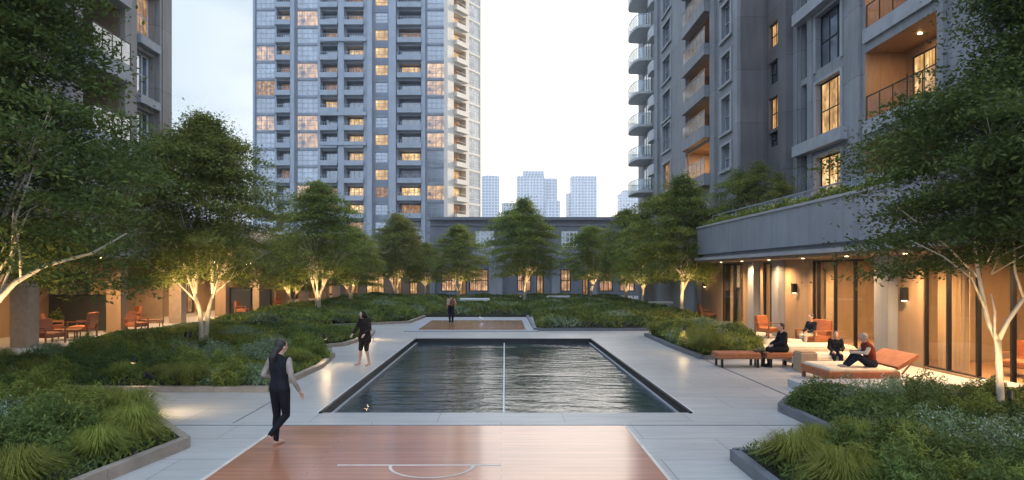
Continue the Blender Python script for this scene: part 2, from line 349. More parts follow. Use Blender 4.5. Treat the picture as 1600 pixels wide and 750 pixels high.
M_PAVE = paving_mat()
def deck_mat(name, ca, cb):
    m, nt, b = newmat(name); v = coords(nt)
    br = nt.nodes.new('ShaderNodeTexBrick'); br.offset = 0.37; br.inputs['Scale'].default_value = 1; br.inputs['Brick Width'].default_value = 7.3
    br.inputs['Row Height'].default_value = 0.17; br.inputs['Mortar Size'].default_value = 0.006
    br.inputs['Color1'].default_value = (0.86,0.86,0.86,1); br.inputs['Color2'].default_value = (1.12,1.12,1.12,1); br.inputs['Mortar'].default_value = (0.55,0.5,0.5,1)
    nt.links.new(v, br.inputs[0]); n = noise(nt, coords(nt, 'Object', (0.6,9,1)), 2.0, 5); n1 = noise(nt, v, 0.5, 3)
    c = mixc(nt, ramp(nt, mth(nt, 'ADD', mth(nt, 'MULTIPLY', n, 0.5), mth(nt, 'MULTIPLY', n1, 0.5)), [(0.36,0.0),(0.64,1.0)]), ca, cb)
    nt.links.new(mixc(nt, 1.0, c, br.outputs['Color'], 'MULTIPLY'), b.inputs['Base Color'])
    nt.links.new(mth(nt, 'ADD', mth(nt, 'MULTIPLY', n, 0.22), 0.30), b.inputs['Roughness']); b.inputs['IOR'].default_value = 1.5; b.inputs['Coat Weight'].default_value = 1.0; b.inputs['Coat Roughness'].default_value = 0.12; b.inputs['Coat IOR'].default_value = 2.0
    bump(nt, b, mth(nt, 'SUBTRACT', 1.0, br.outputs['Fac']), 0.25, 0.005, bump(nt, b, n, 0.10, 0.01)); return m
M_DECK = deck_mat('terracotta_deck', (0.50,0.20,0.11), (0.38,0.145,0.08))
def water_mat():
    m, nt, b = newmat('pool_water'); b.inputs['Base Color'].default_value = (0.03,0.05,0.058,1); b.inputs['Roughness'].default_value = 0.04; b.inputs['IOR'].default_value = 1.7
    n1 = noise(nt, coords(nt, 'Object', (0.75,2.4,1)), 1.5, 3, 0.5); n2 = noise(nt, coords(nt, 'Object', (1.2,3.2,1)), 3.4, 2, 0.5)
    calm = ramp(nt, noise(nt, coords(nt, 'Object', (0.16,0.30,1)), 1.6, 2), [(0.38, 0.35), (0.62, 1.0)])
    h = mth(nt, 'MULTIPLY', mth(nt, 'ADD', n1, mth(nt, 'MULTIPLY', n2, 0.35)), calm); bump(nt, b, h, 0.5, 0.072); return m
M_WATER = water_mat()
# ------------------------------------------------------------------ ground
PX0, PX1, PY0, PY1 = -3.56, 3.74, 12.8, 26.9
g = MB(); B = 1800
for x0, x1, y0, y1 in ((-B,PX0,-B,B),(PX1,B,-B,B),(PX0,PX1,-B,PY0),(PX0,PX1,PY1,B)): g.quad((x0,y0,0),(x1,y0,0),(x1,y1,0),(x0,y1,0))
struct('ground', g, M_PAVE, 'pale stone paving of the courtyard')
b_ = MB(); D = 1.3
b_.quad((PX0,PY0,-D),(PX1,PY0,-D),(PX1,PY1,-D),(PX0,PY1,-D))
b_.quad((PX0,PY0,0),(PX0,PY0,-D),(PX0,PY1,-D),(PX0,PY1,0)); b_.quad((PX1,PY0,0),(PX1,PY1,0),(PX1,PY1,-D),(PX1,PY0,-D))
b_.quad((PX0,PY0,0),(PX1,PY0,0),(PX1,PY0,-D),(PX0,PY0,-D)); b_.quad((PX0,PY1,0),(PX0,PY1,-D),(PX1,PY1,-D),(PX1,PY1,0))
struct('pool_basin', b_, M_BLACK, 'dark pool basin')
c_ = MB(); e = 0.07
# raised steel edge around the basin and a light inner ledge line
c_.box(PX0-e,PX0,PY0-e,PY1+e,0.0,0.03); c_.box(PX1,PX1+e,PY0-e,PY1+e,0.0,0.03); c_.box(PX0,PX1,PY1,PY1+e,0.0,0.03)
struct('pool_edge', c_, M_BLACK, 'dark metal edge of the pool')
c_ = MB(); c_.box(PX0+0.001,PX0+0.06,PY0,PY1,-0.165,-0.13); c_.box(PX1-0.06,PX1-0.001,PY0,PY1,-0.165,-0.13)
struct('pool_ledge', c_, M_TRIM, 'pale waterline ledge of the pool')
c_ = MB(); c_.box(PX0-0.12,PX0-e-0.002,PY0,PY1,0.0,0.012); c_.box(PX1+e+0.002,PX1+0.12,PY0,PY1,0.0,0.012)
struct('pool_coping', c_, M_WHITE, 'white coping strip of the pool')
wt = MB(); wt.quad((PX0,PY0,-0.17),(PX1,PY0,-0.17),(PX1,PY1,-0.17),(PX0,PY1,-0.17)); struct('water', wt, M_WATER, 'dark rippled pool water')
# lane rope: a cord with floats lying on the water
rope = thing('lane_rope', 'thin white lane rope floating down the middle of the pool', 'lane rope', (0.05,12.82,-0.16))
r = MB(); r.tube([(0.05,12.81,-0.155),(0.10,19.5,-0.155),(0.13,26.88,-0.155)],[0.012]*3,6); obj('cord', r, M_WHITE, rope)
r = MB(); y = 12.95
while y < 26.8:
    x = 0.05+(y-12.8)/14.1*0.08; r.tube([(x,y-0.05,-0.155),(x,y-0.03,-0.155),(x,y+0.03,-0.155),(x,y+0.05,-0.155)],[0.010,0.021,0.021,0.010],8); y += 0.13
tag(obj('float', r, M_WHITE, rope), kind='stuff')
# near court
s = MB(); s.quad((-4.0,-4,0.004),(2.25,-4,0.004),(2.25,11.7,0.004),(-4.0,11.7,0.004)); struct('near_court', s, M_DECK, 'terracotta planked court in the foreground')
s = MB(); z = 0.008
s.box(-4.06,-4.0,-4,11.7,0,z); s.box(2.25,2.30,-4,11.7,0,z)
struct('court_edge_line', s, M_LINE, 'pale edge lines of the near court')
cx, cy0, rad = -1.0, 9.27, 0.62
s = MB(); s.box(-2.38,0.0,cy0,cy0+0.045,0.005,z)
n = 36
for i in range(n):
    a0 = math.pi+math.pi*i/n; a1 = math.pi+math.pi*(i+1)/n
    P = lambda a, r_: (cx+r_*math.cos(a), cy0-0.002+r_*0.92*math.sin(a), z)
    s.quad(P(a0,rad),P(a1,rad),P(a1,rad-0.045),P(a0,rad-0.045))
struct('court_marking', s, M_LINE, 'pale painted line and half circle on the near court')
s = MB(); s.box(-8,8,11.72,11.75,0,0.006); struct('paving_strip_joint', s, M_KERBD, 'dark joint between the court and the pool surround')
# far court
s = MB(); s.box(-4.6,1.75,30.2,39.4,0,0.05); struct('far_court_border', s, M_TRIM, 'pale stone border of the far court')
s = MB(); s.quad((-4.0,30.8,0.054),(1.2,30.8,0.054),(1.2,36.9,0.054),(-4.0,36.9,0.054)); struct('far_court', s, M_DECK, 'terracotta court beyond the pool')
# terrace joint line and side terrace platform
s = MB(); s.box(6.5,6.56,14.0,20.4,0,0.006); s.box(-5.0,-4.97,11.9,14.0,0,0.005); struct('terrace_joint', s, M_KERBD, 'dark joint where the terrace meets the path')
s = MB(); s.bev(7.05,12.2,14.0,15.75,0,0.19,0.01); struct('terrace_platform', s, M_TRIM, 'low stone terrace step beside the planting')
s = MB(); s.box(-40,-15.9,15,76,0,0.11); struct('left_terrace', s, M_PAVE, 'raised paved walk under the left colonnade')
# ------------------------------------------------------------------ facade builder
class Fac:
    """vertical plane: origin o, horizontal unit u, outward normal n"""
    def __init__(s, o, u, n): s.o = Vector(o); s.u = Vector(u).normalized(); s.n = Vector(n).normalized()
    def p(s, u, z, d=0): q = s.o+s.u*u-s.n*d; return (q.x, q.y, z)
    def wall(s, mb, u0, u1, z0, z1, holes):
        us = sorted({u0,u1,*[v for h in holes for v in h[:2]]}); zs = sorted({z0,z1,*[v for h in holes for v in h[2:4]]})
        us = [v for v in us if u0 <= v <= u1]; zs = [v for v in zs if z0 <= v <= z1]
        for i in range(len(us)-1):
            run = None
            for j in range(len(zs)-1):
                cu = (us[i]+us[i+1])/2; cz = (zs[j]+zs[j+1])/2
                if any(h[0] < cu < h[1] and h[2] < cz < h[3] for h in holes): continue
                mb.quad(s.p(us[i],zs[j]), s.p(us[i+1],zs[j]), s.p(us[i+1],zs[j+1]), s.p(us[i],zs[j+1]))
        return mb
    def reveal(s, mb, u0, u1, z0, z1, d, back=False):
        mb.quad(s.p(u0,z0),s.p(u0,z0,d),s.p(u0,z1,d),s.p(u0,z1)); mb.quad(s.p(u1,z0),s.p(u1,z1),s.p(u1,z1,d),s.p(u1,z0,d))
        mb.quad(s.p(u0,z0),s.p(u1,z0),s.p(u1,z0,d),s.p(u0,z0,d)); mb.quad(s.p(u0,z1),s.p(u0,z1,d),s.p(u1,z1,d),s.p(u1,z1))
        if back: mb.quad(s.p(u0,z0,d),s.p(u1,z0,d),s.p(u1,z1,d),s.p(u0,z1,d))
        return mb
    def box(s, mb, u0, u1, z0, z1, d0, d1):
        """box between depths d0 (outer, may be negative = proud) and d1"""
        c = Vector(s.p((u0+u1)/2, (z0+z1)/2, (d0+d1)/2)); return mb.obox(c, s.u, s.n, (0,0,1), abs(u1-u0)/2, abs(d1-d0)/2, abs(z1-z0)/2)
    def pane(s, mb, u0, u1, z0, z1, d): return mb.quad(s.p(u0,z0,d),s.p(u1,z0,d),s.p(u1,z1,d),s.p(u0,z1,d))
def window(f, par, u0, u1, z0, z1, d, pane, nu=2, nz=2, fw=0.05, fm=None, name='window', split=None):
    """frame mesh with mullions + pane as a sub-part, set d behind the face"""
    m = MB(); fm = fm or M_BLACK
    f.box(m,u0,u0+fw,z0,z1,d-0.03,d+0.05); f.box(m,u1-fw,u1,z0,z1,d-0.03,d+0.05)
    f.box(m,u0+fw,u1-fw,z0,z0+fw,d-0.03,d+0.05); f.box(m,u0+fw,u1-fw,z1-fw,z1,d-0.03,d+0.05)
    for i in range(1,nu):
        u = u0+(u1-u0)*i/nu; f.box(m,u-fw*0.35,u+fw*0.35,z0+fw,z1-fw,d-0.02,d+0.04)
    zz = [z0+(z1-z0)*i/nz for i in range(1,nz)] if split is None else [z0+(z1-z0)*q for q in split]
    for z in zz: f.box(m,u0+fw,u1-fw,z-fw*0.35,z+fw*0.35,d-0.024,d+0.036)
    wn = obj(name, m, fm, par); pn = MB(); f.pane(pn,u0+fw*0.5,u1-fw*0.5,z0+fw*0.5,z1-fw*0.5,d+0.012); obj('pane', pn, pane, wn); return wn
def area(name, loc, sx, sy, power, par=None, rot=(0,0,0), col=WARM):
    l = bpy.data.lights.new(name, 'AREA'); power *= 1.5; l.shape = 'RECTANGLE'; l.size = sx; l.size_y = sy; l.energy = power; l.color = col
    o = bpy.data.objects.new(name, l); COL.objects.link(o); o.rotation_euler = rot
    if par is not None: o.parent = par; o.location = Vector(loc)-wloc(par)
    else: o.location = loc
    return o
def down(loc, power, par, ang=150):
    l = bpy.data.lights.new('light_source','SPOT'); l.energy = power*1.5*4/3.14*0.55; l.color = WARM; l.spot_size = R(ang); l.spot_blend = 1.0; l.shadow_soft_size = 0.018
    o = bpy.data.objects.new('light_source', l); COL.objects.link(o); o.parent = par; o.location = Vector(loc)-wloc(par); return o
# ------------------------------------------------------------------ right pavilion (podium)
XG = 12.35; ZS = 3.35; XC = 10.8; ZT = 5.23; YE = 35.2; YB = 40.0
pod = thing('podium_building', 'long grey canopied pavilion with warm lit glass rooms on the right', 'building', (XG,24,0))
fr = Fac((XG,0,0),(0,1,0),(-1,0,0))          # u = world Y, normal towards the court
Yof = lambda px: YP(px, XG)
rooms = [  # (px right(near), px left(far)) glazed openings
    (Yof(1375), Yof(1268), 'glass'), (Yof(1213), Yof(1192), 'glass'), (Yof(1161), Yof(1128), 'glass'),
    (13.0, Yof(1442), 'glass'), (6.0, 12.4, 'glass')]
m = MB(); holes = [(a,b2,0.06,3.28) for a,b2,_ in rooms]
fr.wall(m, 4, YB, 0, ZS, holes)
for h in holes: fr.reveal(m, h[0],h[1],h[2],h[3],0.18)
m.quad((XG,YB,0),(XG,YB,ZS),(26,YB,ZS),(26,YB,0))
obj('wall', m, M_TAN, pod)
nmull = {0:[Yof(1276),Yof(1302),Yof(1333)], 1:[Yof(1203)], 2:[Yof(1145)], 3:[Yof(1478),Yof(1524),Yof(1578)], 4:[8,10]}
for i,(a,b2,_) in enumerate(rooms):
    m = MB(); w_ = 0.07
    fr.box(m,a,a+w_,0.06,3.28,0.04,0.13); fr.box(m,b2-w_,b2,0.06,3.28,0.04,0.13); fr.box(m,a+w_,b2-w_,0.06,0.10,0.04,0.13); fr.box(m,a+w_,b2-w_,3.20,3.28,0.04,0.13)
    for u in nmull[i]: fr.box(m,u-0.035,u+0.035,0.10,3.20,0.03,0.14)
    d = obj('glass_front', m, M_BLACK, pod); p = MB(); fr.pane(p,a+0.03,b2-0.03,0.08,3.25,0.085); obj('pane', p, M_GLASS, d)
# interior shell
m = MB(); XI = 17.2
m.quad((XI,4,0.03),(XI,YB-0.1,0.03),(XI,YB-0.1,ZS),(XI,4,ZS)); m.quad((XG+0.2,4,3.32),(XG+0.2,YB-0.1,3.32),(XI,YB-0.1,3.32),(XI,4,3.32))
for y in (12.7, Yof(1395), Yof(1240), Yof(1178), YB-0.1, 4): m.box(XG+0.19,XI,y-0.06,y+0.06,0.03,3.31)
obj('interior_wall', m, M_TAN, pod)
m = MB(); m.quad((XG+0.01,4,0.02),(XI,4,0.02),(XI,YB,0.02),(XG+0.01,YB,0.02)); obj('interior_floor', m, M_WOODC, pod)
rng = random.Random(3)
for a,b2,k in rooms:
    ln = b2-a; parts = [(a+0.05,a+ln*0.16),(b2-ln*0.22,b2-0.05)]
    m = MB()
    for (c0,c1) in parts:
        n = max(6,int((c1-c0)/0.06)); pts = []
        for i in range(n+1): pts.append((XG+0.45+0.05*math.sin(i*2.1)+rng.uniform(-.01,.01), c0+(c1-c0)*i/n))
        for i in range(n): m.quad((*pts[i],0.05),(*pts[i+1],0.05),(*pts[i+1],3.25),(*pts[i],3.25))
    obj('curtain', m, M_CURT, pod)
    pend = MB(); pend.box(14.0,14.9,(a+b2)/2-0.5*min(1,ln/2),(a+b2)/2+0.5*min(1,ln/2),3.26,3.30)
    po = obj('ceiling_lamp', pend, E_LAMP, pod); area('light_source', (14.45,(a+b2)/2,3.22), 1.6, min(3.5,ln*0.9), 60*ln+60, po)
# shelves and art inside the rooms
for a,b2,q in ((Yof(1310),Yof(1290),0),(Yof(1500),Yof(1520),1)):
    y0,y1 = min(a,b2),max(a,b2); y0 -= 0.2; y1 += 0.8; m = MB()
    for k in range(6): m.box(16.75,17.15,y0,y1,0.25+k*0.45,0.28+k*0.45)
    m.box(16.75,17.15,y0-0.04,y0,0.03,2.6); m.box(16.75,17.15,y1,y1+0.04,0.03,2.6)
    sh = obj('shelf', m, M_TEAK, pod); m = MB()
    for k in range(5):
        y = y0+0.05
        while y < y1-0.2:
            wd = rng.uniform(0.04,0.16); h = rng.uniform(0.12,0.36)
            if rng.random() < 0.75: m.box(16.8,17.05,y,y+wd,0.28+k*0.45,0.28+k*0.45+h)
            y += wd+0.02
    tag(obj('shelf_goods', m, M_STONE, sh), kind='stuff')
# piers standing proud of the wall
pier_us = [(Yof(1403),Yof(1380)),(Yof(1227),Yof(1216)),(Yof(1187),Yof(1178)),(YB-0.7,YB),(12.45,12.95)]
for a,b2 in pier_us:
    m = MB(); fr.box(m,a,b2,0,ZS,-0.30,-0.003); obj('pier', m, M_CONC, pod)
# canopy: roof slab, fascia, drip lip, soffit
m = MB(); m.box(XC,27,3,YE,3.78,ZT-0.02); obj('fascia', m, M_FASC, pod)
m = MB(); m.box(XC-0.06,XC+0.35,3,YE+0.06,ZT-0.02,ZT+0.07); m.box(XC+0.25,27,3,YE-0.25,3.60,3.78); obj('coping', m, M_TRIM, pod)
m = MB(); m.box(XC-0.12,XG+0.15,3,YE+0.12,3.46,3.60); obj('lip', m, M_TRIM, pod)
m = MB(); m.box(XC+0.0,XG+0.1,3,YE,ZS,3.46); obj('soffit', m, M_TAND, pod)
m = MB(); m.box(XG+0.0,27,YE+0.13,YB,ZS,4.4); obj('roof', m, M_CONC, pod)
for i,y in enumerate((9,12,15.2,18.3,21.4,24.5,27.6,30.7,33.6)):
    m = MB(); m.cyl(11.55,y,3.338,3.348,0.05,16); dl = obj('downlight', m, E_LAMP, pod); down((11.55,y,3.29),(800 if y>20 else 950) if y>13 else 180,dl)
# small canopy end light wash past the eave comes from wall lamps
for px in (1417,1244,1103):
    y = Yof(px); m = MB(); m.box(XG-0.16,XG-0.003,y-0.09,y+0.09,1.95,2.35); wl = obj('wall_lamp', m, M_BLACK, pod)
    m = MB(); m.box(XG-0.13,XG-0.03,y-0.06,y+0.06,1.938,1.948); obj('lens', m, E_LAMP, wl)
# roof garden balustrade
m = MB(); n=12
for i in range(n+1):
    y = 14+(34.6-14)*i/n; m.box(XC+0.62,XC+0.66,y-0.02,y+0.02,ZT,ZT+0.62)
m.box(XC+0.61,XC+0.67,14,34.6,ZT+0.60,ZT+0.635); bal = obj('balustrade', m, M_TRIM, pod)
m = MB(); m.quad((XC+0.64,14,ZT+0.05),(XC+0.64,34.6,ZT+0.05),(XC+0.64,34.6,ZT+0.6),(XC+0.64,14,ZT+0.6)); obj('pane', m, M_BALU, bal)
# ------------------------------------------------------------------ right apartment tower
rt = thing('apartment_tower', 'grey stone apartment tower with warm loggias and stacked balconies rising on the right', 'building', (15,32,5.2))
ZR = 46.0; Z0 = 5.0
X1, X2, X3 = 15.0, 14.5, 13.1
Y1, Y2, Y3 = 32.6, 35.0, 54.0
# block 1 face
f1 = Fac((X1,0,0),(0,1,0),(-1,0,0)); y1 = lambda px: YP(px, X1)
W1 = (y1(1314), y1(1275))                       # tall window bay
LG = (y1(1467), y1(1352))                       # loggia bay
SL = (y1(1262), y1(1252))                       # slim glazed strip beside it
rows1 = [(6.35-0.9, 8.25), (9.07, 11.75), (12.4, 14.95), (15.6,18.2), (18.8,21.4)]
holes = [(W1[0],W1[1],a,b2) for a,b2 in rows1]
lrows = [(5.25+0.3, 8.1), (9.0, 11.85), (12.75,15.6), (16.5,19.3), (20.2,23)]
lh = [(LG[0],LG[1],a,b2) for a,b2 in lrows]
srows = [(5.4,8.9),(9.3,12.1),(12.4,15.2),(15.5,18.3)]
sh_ = [(SL[0],SL[1],a,b2) for a,b2 in srows]
m = MB(); f1.wall(m, 12, Y1, Z0, ZR, holes+lh+sh_)
for h in holes+sh_: f1.reveal(m,*h,0.3)
m.quad((X1,Y1,Z0),(X1,Y1,ZR),(X2+20,Y1,ZR),(X2+20,Y1,Z0)); m.quad((X1,12,ZR),(X1,Y1,ZR),(35,Y1,ZR),(35,12,ZR)); m.quad((X1,12,Z0),(X1,12,ZR),(35,12,ZR),(35,12,Z0))
obj('wall', m, M_CONC, rt)
m = MB()
for h in lh: f1.reveal(m,*h,1.7,True)
obj('loggia_lining', m, M_WOODC, rt)
for i,h in enumerate(holes):
    window(f1, rt, h[0],h[1],h[2],h[3],0.26,(M_RG if i >= 2 else E_WIN),3,2,0.07)
for h in sh_: window(f1, rt, h[0],h[1],h[2],h[3],0.26,M_RG,1,2,0.05)
for i,h in enumerate(lh):
    s = MB(); f1.box(s,h[0],h[1],h[2]-0.55,h[2]+0.02,-0.12,0.0-0.003); bo = obj('balcony', s, M_TRIM, rt)
    rl = MB(); f1.box(rl,h[0]+0.02,h[1]-0.02,h[2]+1.0,h[2]+1.04,0.02,0.06)
    for k in range(6):
        u = h[0]+0.05+(h[1]-h[0]-0.1)*k/5; f1.box(rl,u-0.015,u+0.015,h[2]+0.02,h[2]+1.0,0.025,0.055)
    ro = obj('railing', rl, M_BLACK, bo)
    gl = MB(); f1.pane(gl,h[0]+0.03,h[1]-0.03,h[2]+0.1,h[2]+0.98,0.04); obj('glass_panel', gl, M_GLASS, bo)
    window(f1, rt, h[1]-2.5,h[1]-0.5,h[2]+0.03,h[3]-0.35,1.66,(E_WIN if i in (1,2) else E_WIND),3,1,0.06,name='balcony_door')
    if i in (1,2,3):
        m = MB(); q = f1.p((h[0]+h[1])/2, h[3]-0.02, 0.8); m.cyl(q[0],q[1],q[2]-0.02,q[2]-0.001,0.07,14); dl = obj('downlight', m, E_LAMP, rt)
        area('light_source',(q[0],q[1],q[2]-0.03),0.4,0.4,38,dl)
# pilasters and sill bands of block 1
for a,b2 in ((y1(1346),y1(1330)),(y1(1272),y1(1265)),(y1(1250),Y1),(y1(1480),y1(1470))):
    m = MB(); f1.box(m,a,b2,Z0,ZR,-0.14,-0.003); obj('pilaster', m, M_CONC, rt)
for z in (8.55,15.1):
    m = MB(); f1.box(m,y1(1329),y1(1251),z,z+0.55,-0.45,-0.142 if False else -0.003); obj('sill_band', m, M_TRIM, rt)
# window surrounds
for h in holes:
    m = MB()
    f1.box(m,h[0]-0.18,h[0],h[2]-0.1,h[3]+0.12,-0.06,-0.003); f1.box(m,h[1],h[1]+0.18,h[2]-0.1,h[3]+0.12,-0.06,-0.003); f1.box(m,h[0],h[1],h[3],h[3]+0.12,-0.06,-0.003); obj('window_surround', m, M_TRIM, rt)
# block 2
f2 = Fac((X2,0,0),(0,1,0),(-1,0,0)); y2 = lambda px: YP(px, X2)
yy0,yy1 = y2(1215),y2(1201)
rows2 = []
for a,b2 in ((0-42,-5),(36,74),(96,132),(152,202),(207,230)): rows2.append((ZP(b2,34.2),ZP(a,34.2)))
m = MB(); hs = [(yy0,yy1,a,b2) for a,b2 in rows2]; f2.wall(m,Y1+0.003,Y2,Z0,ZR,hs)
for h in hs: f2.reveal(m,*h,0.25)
m.quad((X2,Y1+0.003,Z0),(X2,Y1+0.003,ZR),(X1+3,Y1+0.003,ZR),(X1+3,Y1+0.003,Z0)); obj('wall', m, M_CONC_SHADE, rt)
for i,h in enumerate(hs): window(f2, rt, *h, 0.2, (M_DG if i in (2,4) else E_WIN), 2, 2, 0.06)
# block 3
f3 = Fac((X3,0,0),(0,1,0),(-1,0,0)); y3 = lambda px: YP(px, X3)
wa = (y3(1142),y3(1128)); wb = (y3(1048),y3(1036)); lb = (y3(1112),y3(1076))
ra = [(ZP(b2,37.2),ZP(a,37.2)) for a,b2 in ((-62,-15),(5,56),(84,127),(151,204),(226,262))]
rb = [(ZP(b2,50.5),ZP(a,50.5)) for a,b2 in ((-75,-42),(-20,16),(34,68),(89,124),(143,184),(194,233),(254,296))]
rl_ = [(ZP(b2,42.2),ZP(a,42.2)) for a,b2 in ((-90,-40),(-22,24),(42,88),(104,150),(166,210),(230,280))]
h3 = [(*wa,*q) for q in ra]; h4 = [(*wb,*q) for q in rb]; h5 = [(*lb,*q) for q in rl_]
m = MB(); f3.wall(m,Y2+0.003,Y3,Z0,ZR,h3+h4+h5)
for h in h3+h4: f3.reveal(m,*h,0.25)
m.quad((X3,Y3,0),(X3,Y3,ZR),(X3+20,Y3,ZR),(X3+20,Y3,0)); m.quad((X3,Y2,Z0),(X3,Y3,Z0),(X3,Y3,0),(X3,Y2,0))
obj('wall', m, M_CONC, rt)
m = MB(); m.quad((X3,Y2+0.003,Z0),(X3,Y2+0.003,ZR),(X2+0.01,Y2+0.003,ZR),(X2+0.01,Y2+0.003,Z0)); obj('end_wall', m, M_CONC_SHADE, rt)
m = MB()
for h in h5: f3.reveal(m,*h,1.6,True)
obj('loggia_lining', m, M_TAN, rt)
for i,h in enumerate(h3): window(f3, rt, *h, 0.2, M_RG, 2, 2, 0.07, M_TRIM, split=[0.45])
for i,h in enumerate(h4): window(f3, rt, *h, 0.2, (E_WIND if i == 6 else M_RG), 2, 2, 0.07, M_TRIM, split=[0.45])
for i,h in enumerate(h5):
    s = MB(); f3.box(s,h[0]-0.05,h[1]+0.05,h[2]-0.70,h[2]+0.02,-0.50,-0.003); bo = obj('balcony', s, M_CONC, rt)
    rl = MB(); zt = h[2]+1.0
    f3.box(rl,h[0]-0.03,h[1]+0.03,zt,zt+0.05,-0.47,-0.42)
    for k in range(7):
        u = h[0]+0.02+(h[1]-h[0]-0.04)*k/6; f3.box(rl,u-0.02,u+0.02,h[2]+0.02,zt,-0.46,-0.43)
    obj('railing', rl, M_TRIM, bo); gl = MB(); f3.pane(gl,h[0]-0.04,h[1]+0.04,h[2]+0.08,zt-0.04,-0.445); obj('glass_panel', gl, M_BALU, bo)
    window(f3, rt, h[0]+0.3,h[1]-0.5,h[2]+0.03,h[3]-0.1,1.55,(E_WIN if i in (3,4,5) else E_WIND),4,1,0.06,name='balcony_door')
    if i == 5:
        m = MB(); q = f3.p((h[0]+h[1])/2, h[3]-0.02, 0.8); m.cyl(q[0],q[1],q[2]-0.02,q[2]-0.001,0.07,14); dl = obj('downlight', m, E_LAMP, rt)
        area('light_source',(q[0],q[1],q[2]-0.03),0.6,0.6,150,dl)
for a,b2 in ((y3(1075),y3(1062)),(y3(1120),y3(1113)),(y3(1157),y3(1151)),(Y3-1.0,Y3-0.02)):
    m = MB(); f3.box(m,a,b2,Z0-3,ZR,-0.18,-0.003); obj('pilaster', m, M_CONC, rt)
for h in h3+h4:
    m = MB()
    f3.box(m,h[0]-0.22,h[0],h[2]-0.12,h[3]+0.14,-0.07,-0.003); f3.box(m,h[1],h[1]+0.22,h[2]-0.12,h[3]+0.14,-0.07,-0.003); f3.box(m,h[0],h[1],h[3],h[3]+0.14,-0.07,-0.003); f3.box(m,h[0]-0.25,h[1]+0.25,h[2]-0.26,h[2]-0.12,-0.14,-0.003); obj('window_surround', m, M_TRIM, rt)
# block 4: far end with curved balconies over the court
m = MB(); XF = 13.5; m.box(XF,32,Y3+0.003,63,0,ZR); obj('wall', m, M_CONC, rt)
for k in range(11):
    yb = 59.0; zz = ZP(298-51*k, 57.5)+0.0
    if zz > ZR: break
    def slab(x_in, x_out, ya, yb_, z, th, nseg=10):
        pts = [(x_in,ya),(x_in,yb_)]
        for i in range(nseg+1):
            t = math.pi*i/nseg; pts.append((x_in-0.25-(x_in-x_out-0.25)*math.sin(t)**0.28 if 0 < i < nseg else x_in-0.25, (ya+yb_)/2+(yb_-ya)/2*math.cos(t)))
        return pts
    pts = slab(XF,11.85,56.8,61.0,zz,0.3); m = MB(); m.prism(list(reversed(pts)),zz-0.22,zz); bo = obj('balcony', m, M_PALE, rt)
    rl = MB(); gl = MB(); ring = pts[2:]
    for i in range(len(ring)-1):
        a, b2 = ring[i], ring[i+1]; rl.bar((a[0]+0.03,a[1],zz+0.95),(b2[0]+0.03,b2[1],zz+0.95),0.05); rl.bar((a[0]+0.03,a[1],zz),(a[0]+0.03,a[1],zz+0.95),0.035)
        gl.quad((a[0]+0.03,a[1],zz+0.02),(b2[0]+0.03,b2[1],zz+0.02),(b2[0]+0.03,b2[1],zz+0.92),(a[0]+0.03,a[1],zz+0.92))
    obj('railing', rl, M_PALE, bo); obj('glass_panel', gl, M_BALU, bo)
    # smaller inner balcony, half a floor off
    z2 = zz+1.3; pts = slab(XF,12.75,54.1,56.2,z2,0.3); m = MB(); m.prism(list(reversed(pts)),z2-0.3,z2+0.55); obj('balcony', m, M_PALE, rt)
    ff = Fac((XF,0,0),(0,1,0),(-1,0,0)); window(ff, rt, 57.3,60.3,zz+0.1,zz+2.3,-0.06,M_RG,3,1,0.07,M_TRIM)
# ------------------------------------------------------------------ left podium and tower
lp = thing('colonnade_building', 'low building on the left with a lit colonnade of stone piers', 'building', (-17.3,40,0))
XL = -17.0; fl = Fac((XL,0,0),(0,1,0),(1,0,0))
piers = [12.0,17.5,23.0,28.6,34.0,39.5,45.0,50.5,56.0,61.5,67.0,72.5]
for i,y in enumerate(piers):
    m = MB(); m.box(XL-0.65,XL,y,y+0.55,0.11,3.6); obj('pier', m, (M_TAN if i%2 else M_STONE), lp)
m = MB(); m.box(-30,XL+0.25,8,76,3.6,5.6); obj('fascia', m, M_LEFT, lp)
m = MB(); m.box(-30.1,XL+0.4,7.9,76.1,5.6,5.75); m.box(-30,XL+0.35,8,76,3.45,3.6); obj('coping', m, M_TRIM, lp)
# rear wall with alternating bays: brown plaster, glazed doors, timber
m = MB(); hs = []
for i in range(len(piers)-1):
    a = piers[i]+0.9; b2 = piers[i+1]-0.2
    if i%2 == 1: hs.append((a+0.3,a+2.6,0.15,2.9))
    else: hs.append((a+1.2,a+2.2,0.15,2.7))
fb = Fac((XL-3.6,0,0),(0,1,0),(1,0,0)); fb.wall(m,8,76,0.11,3.45,hs)
for h in hs: fb.reveal(m,*h,0.15)
obj('rear_wall', m, M_TAN, lp)
for i,h in enumerate(hs): window(fb, lp, *h, 0.12, (E_WIND if i%3 else M_DG), 3 if h[1]-h[0] > 2 else 1, 1, 0.06, name='glass_door')
for i in range(len(piers)-1):
    if i%3 != 1: continue
    m = MB(); m.box(XL-3.58,XL-1.05,piers[i]+0.1,piers[i]+0.28,0.11,3.44); obj('partition', m, M_TAND, lp)
for i in range(1,len(piers)-1):
    y = (piers[i]+piers[i+1])/2+0.3; m = MB(); m.cyl(XL-2.2,y,3.42,3.447,0.09,14); dl = obj('downlight', m, E_LAMP, lp); down((XL-2.2,y,3.38),(170 if i<3 else 330 if i<8 else 330),dl)
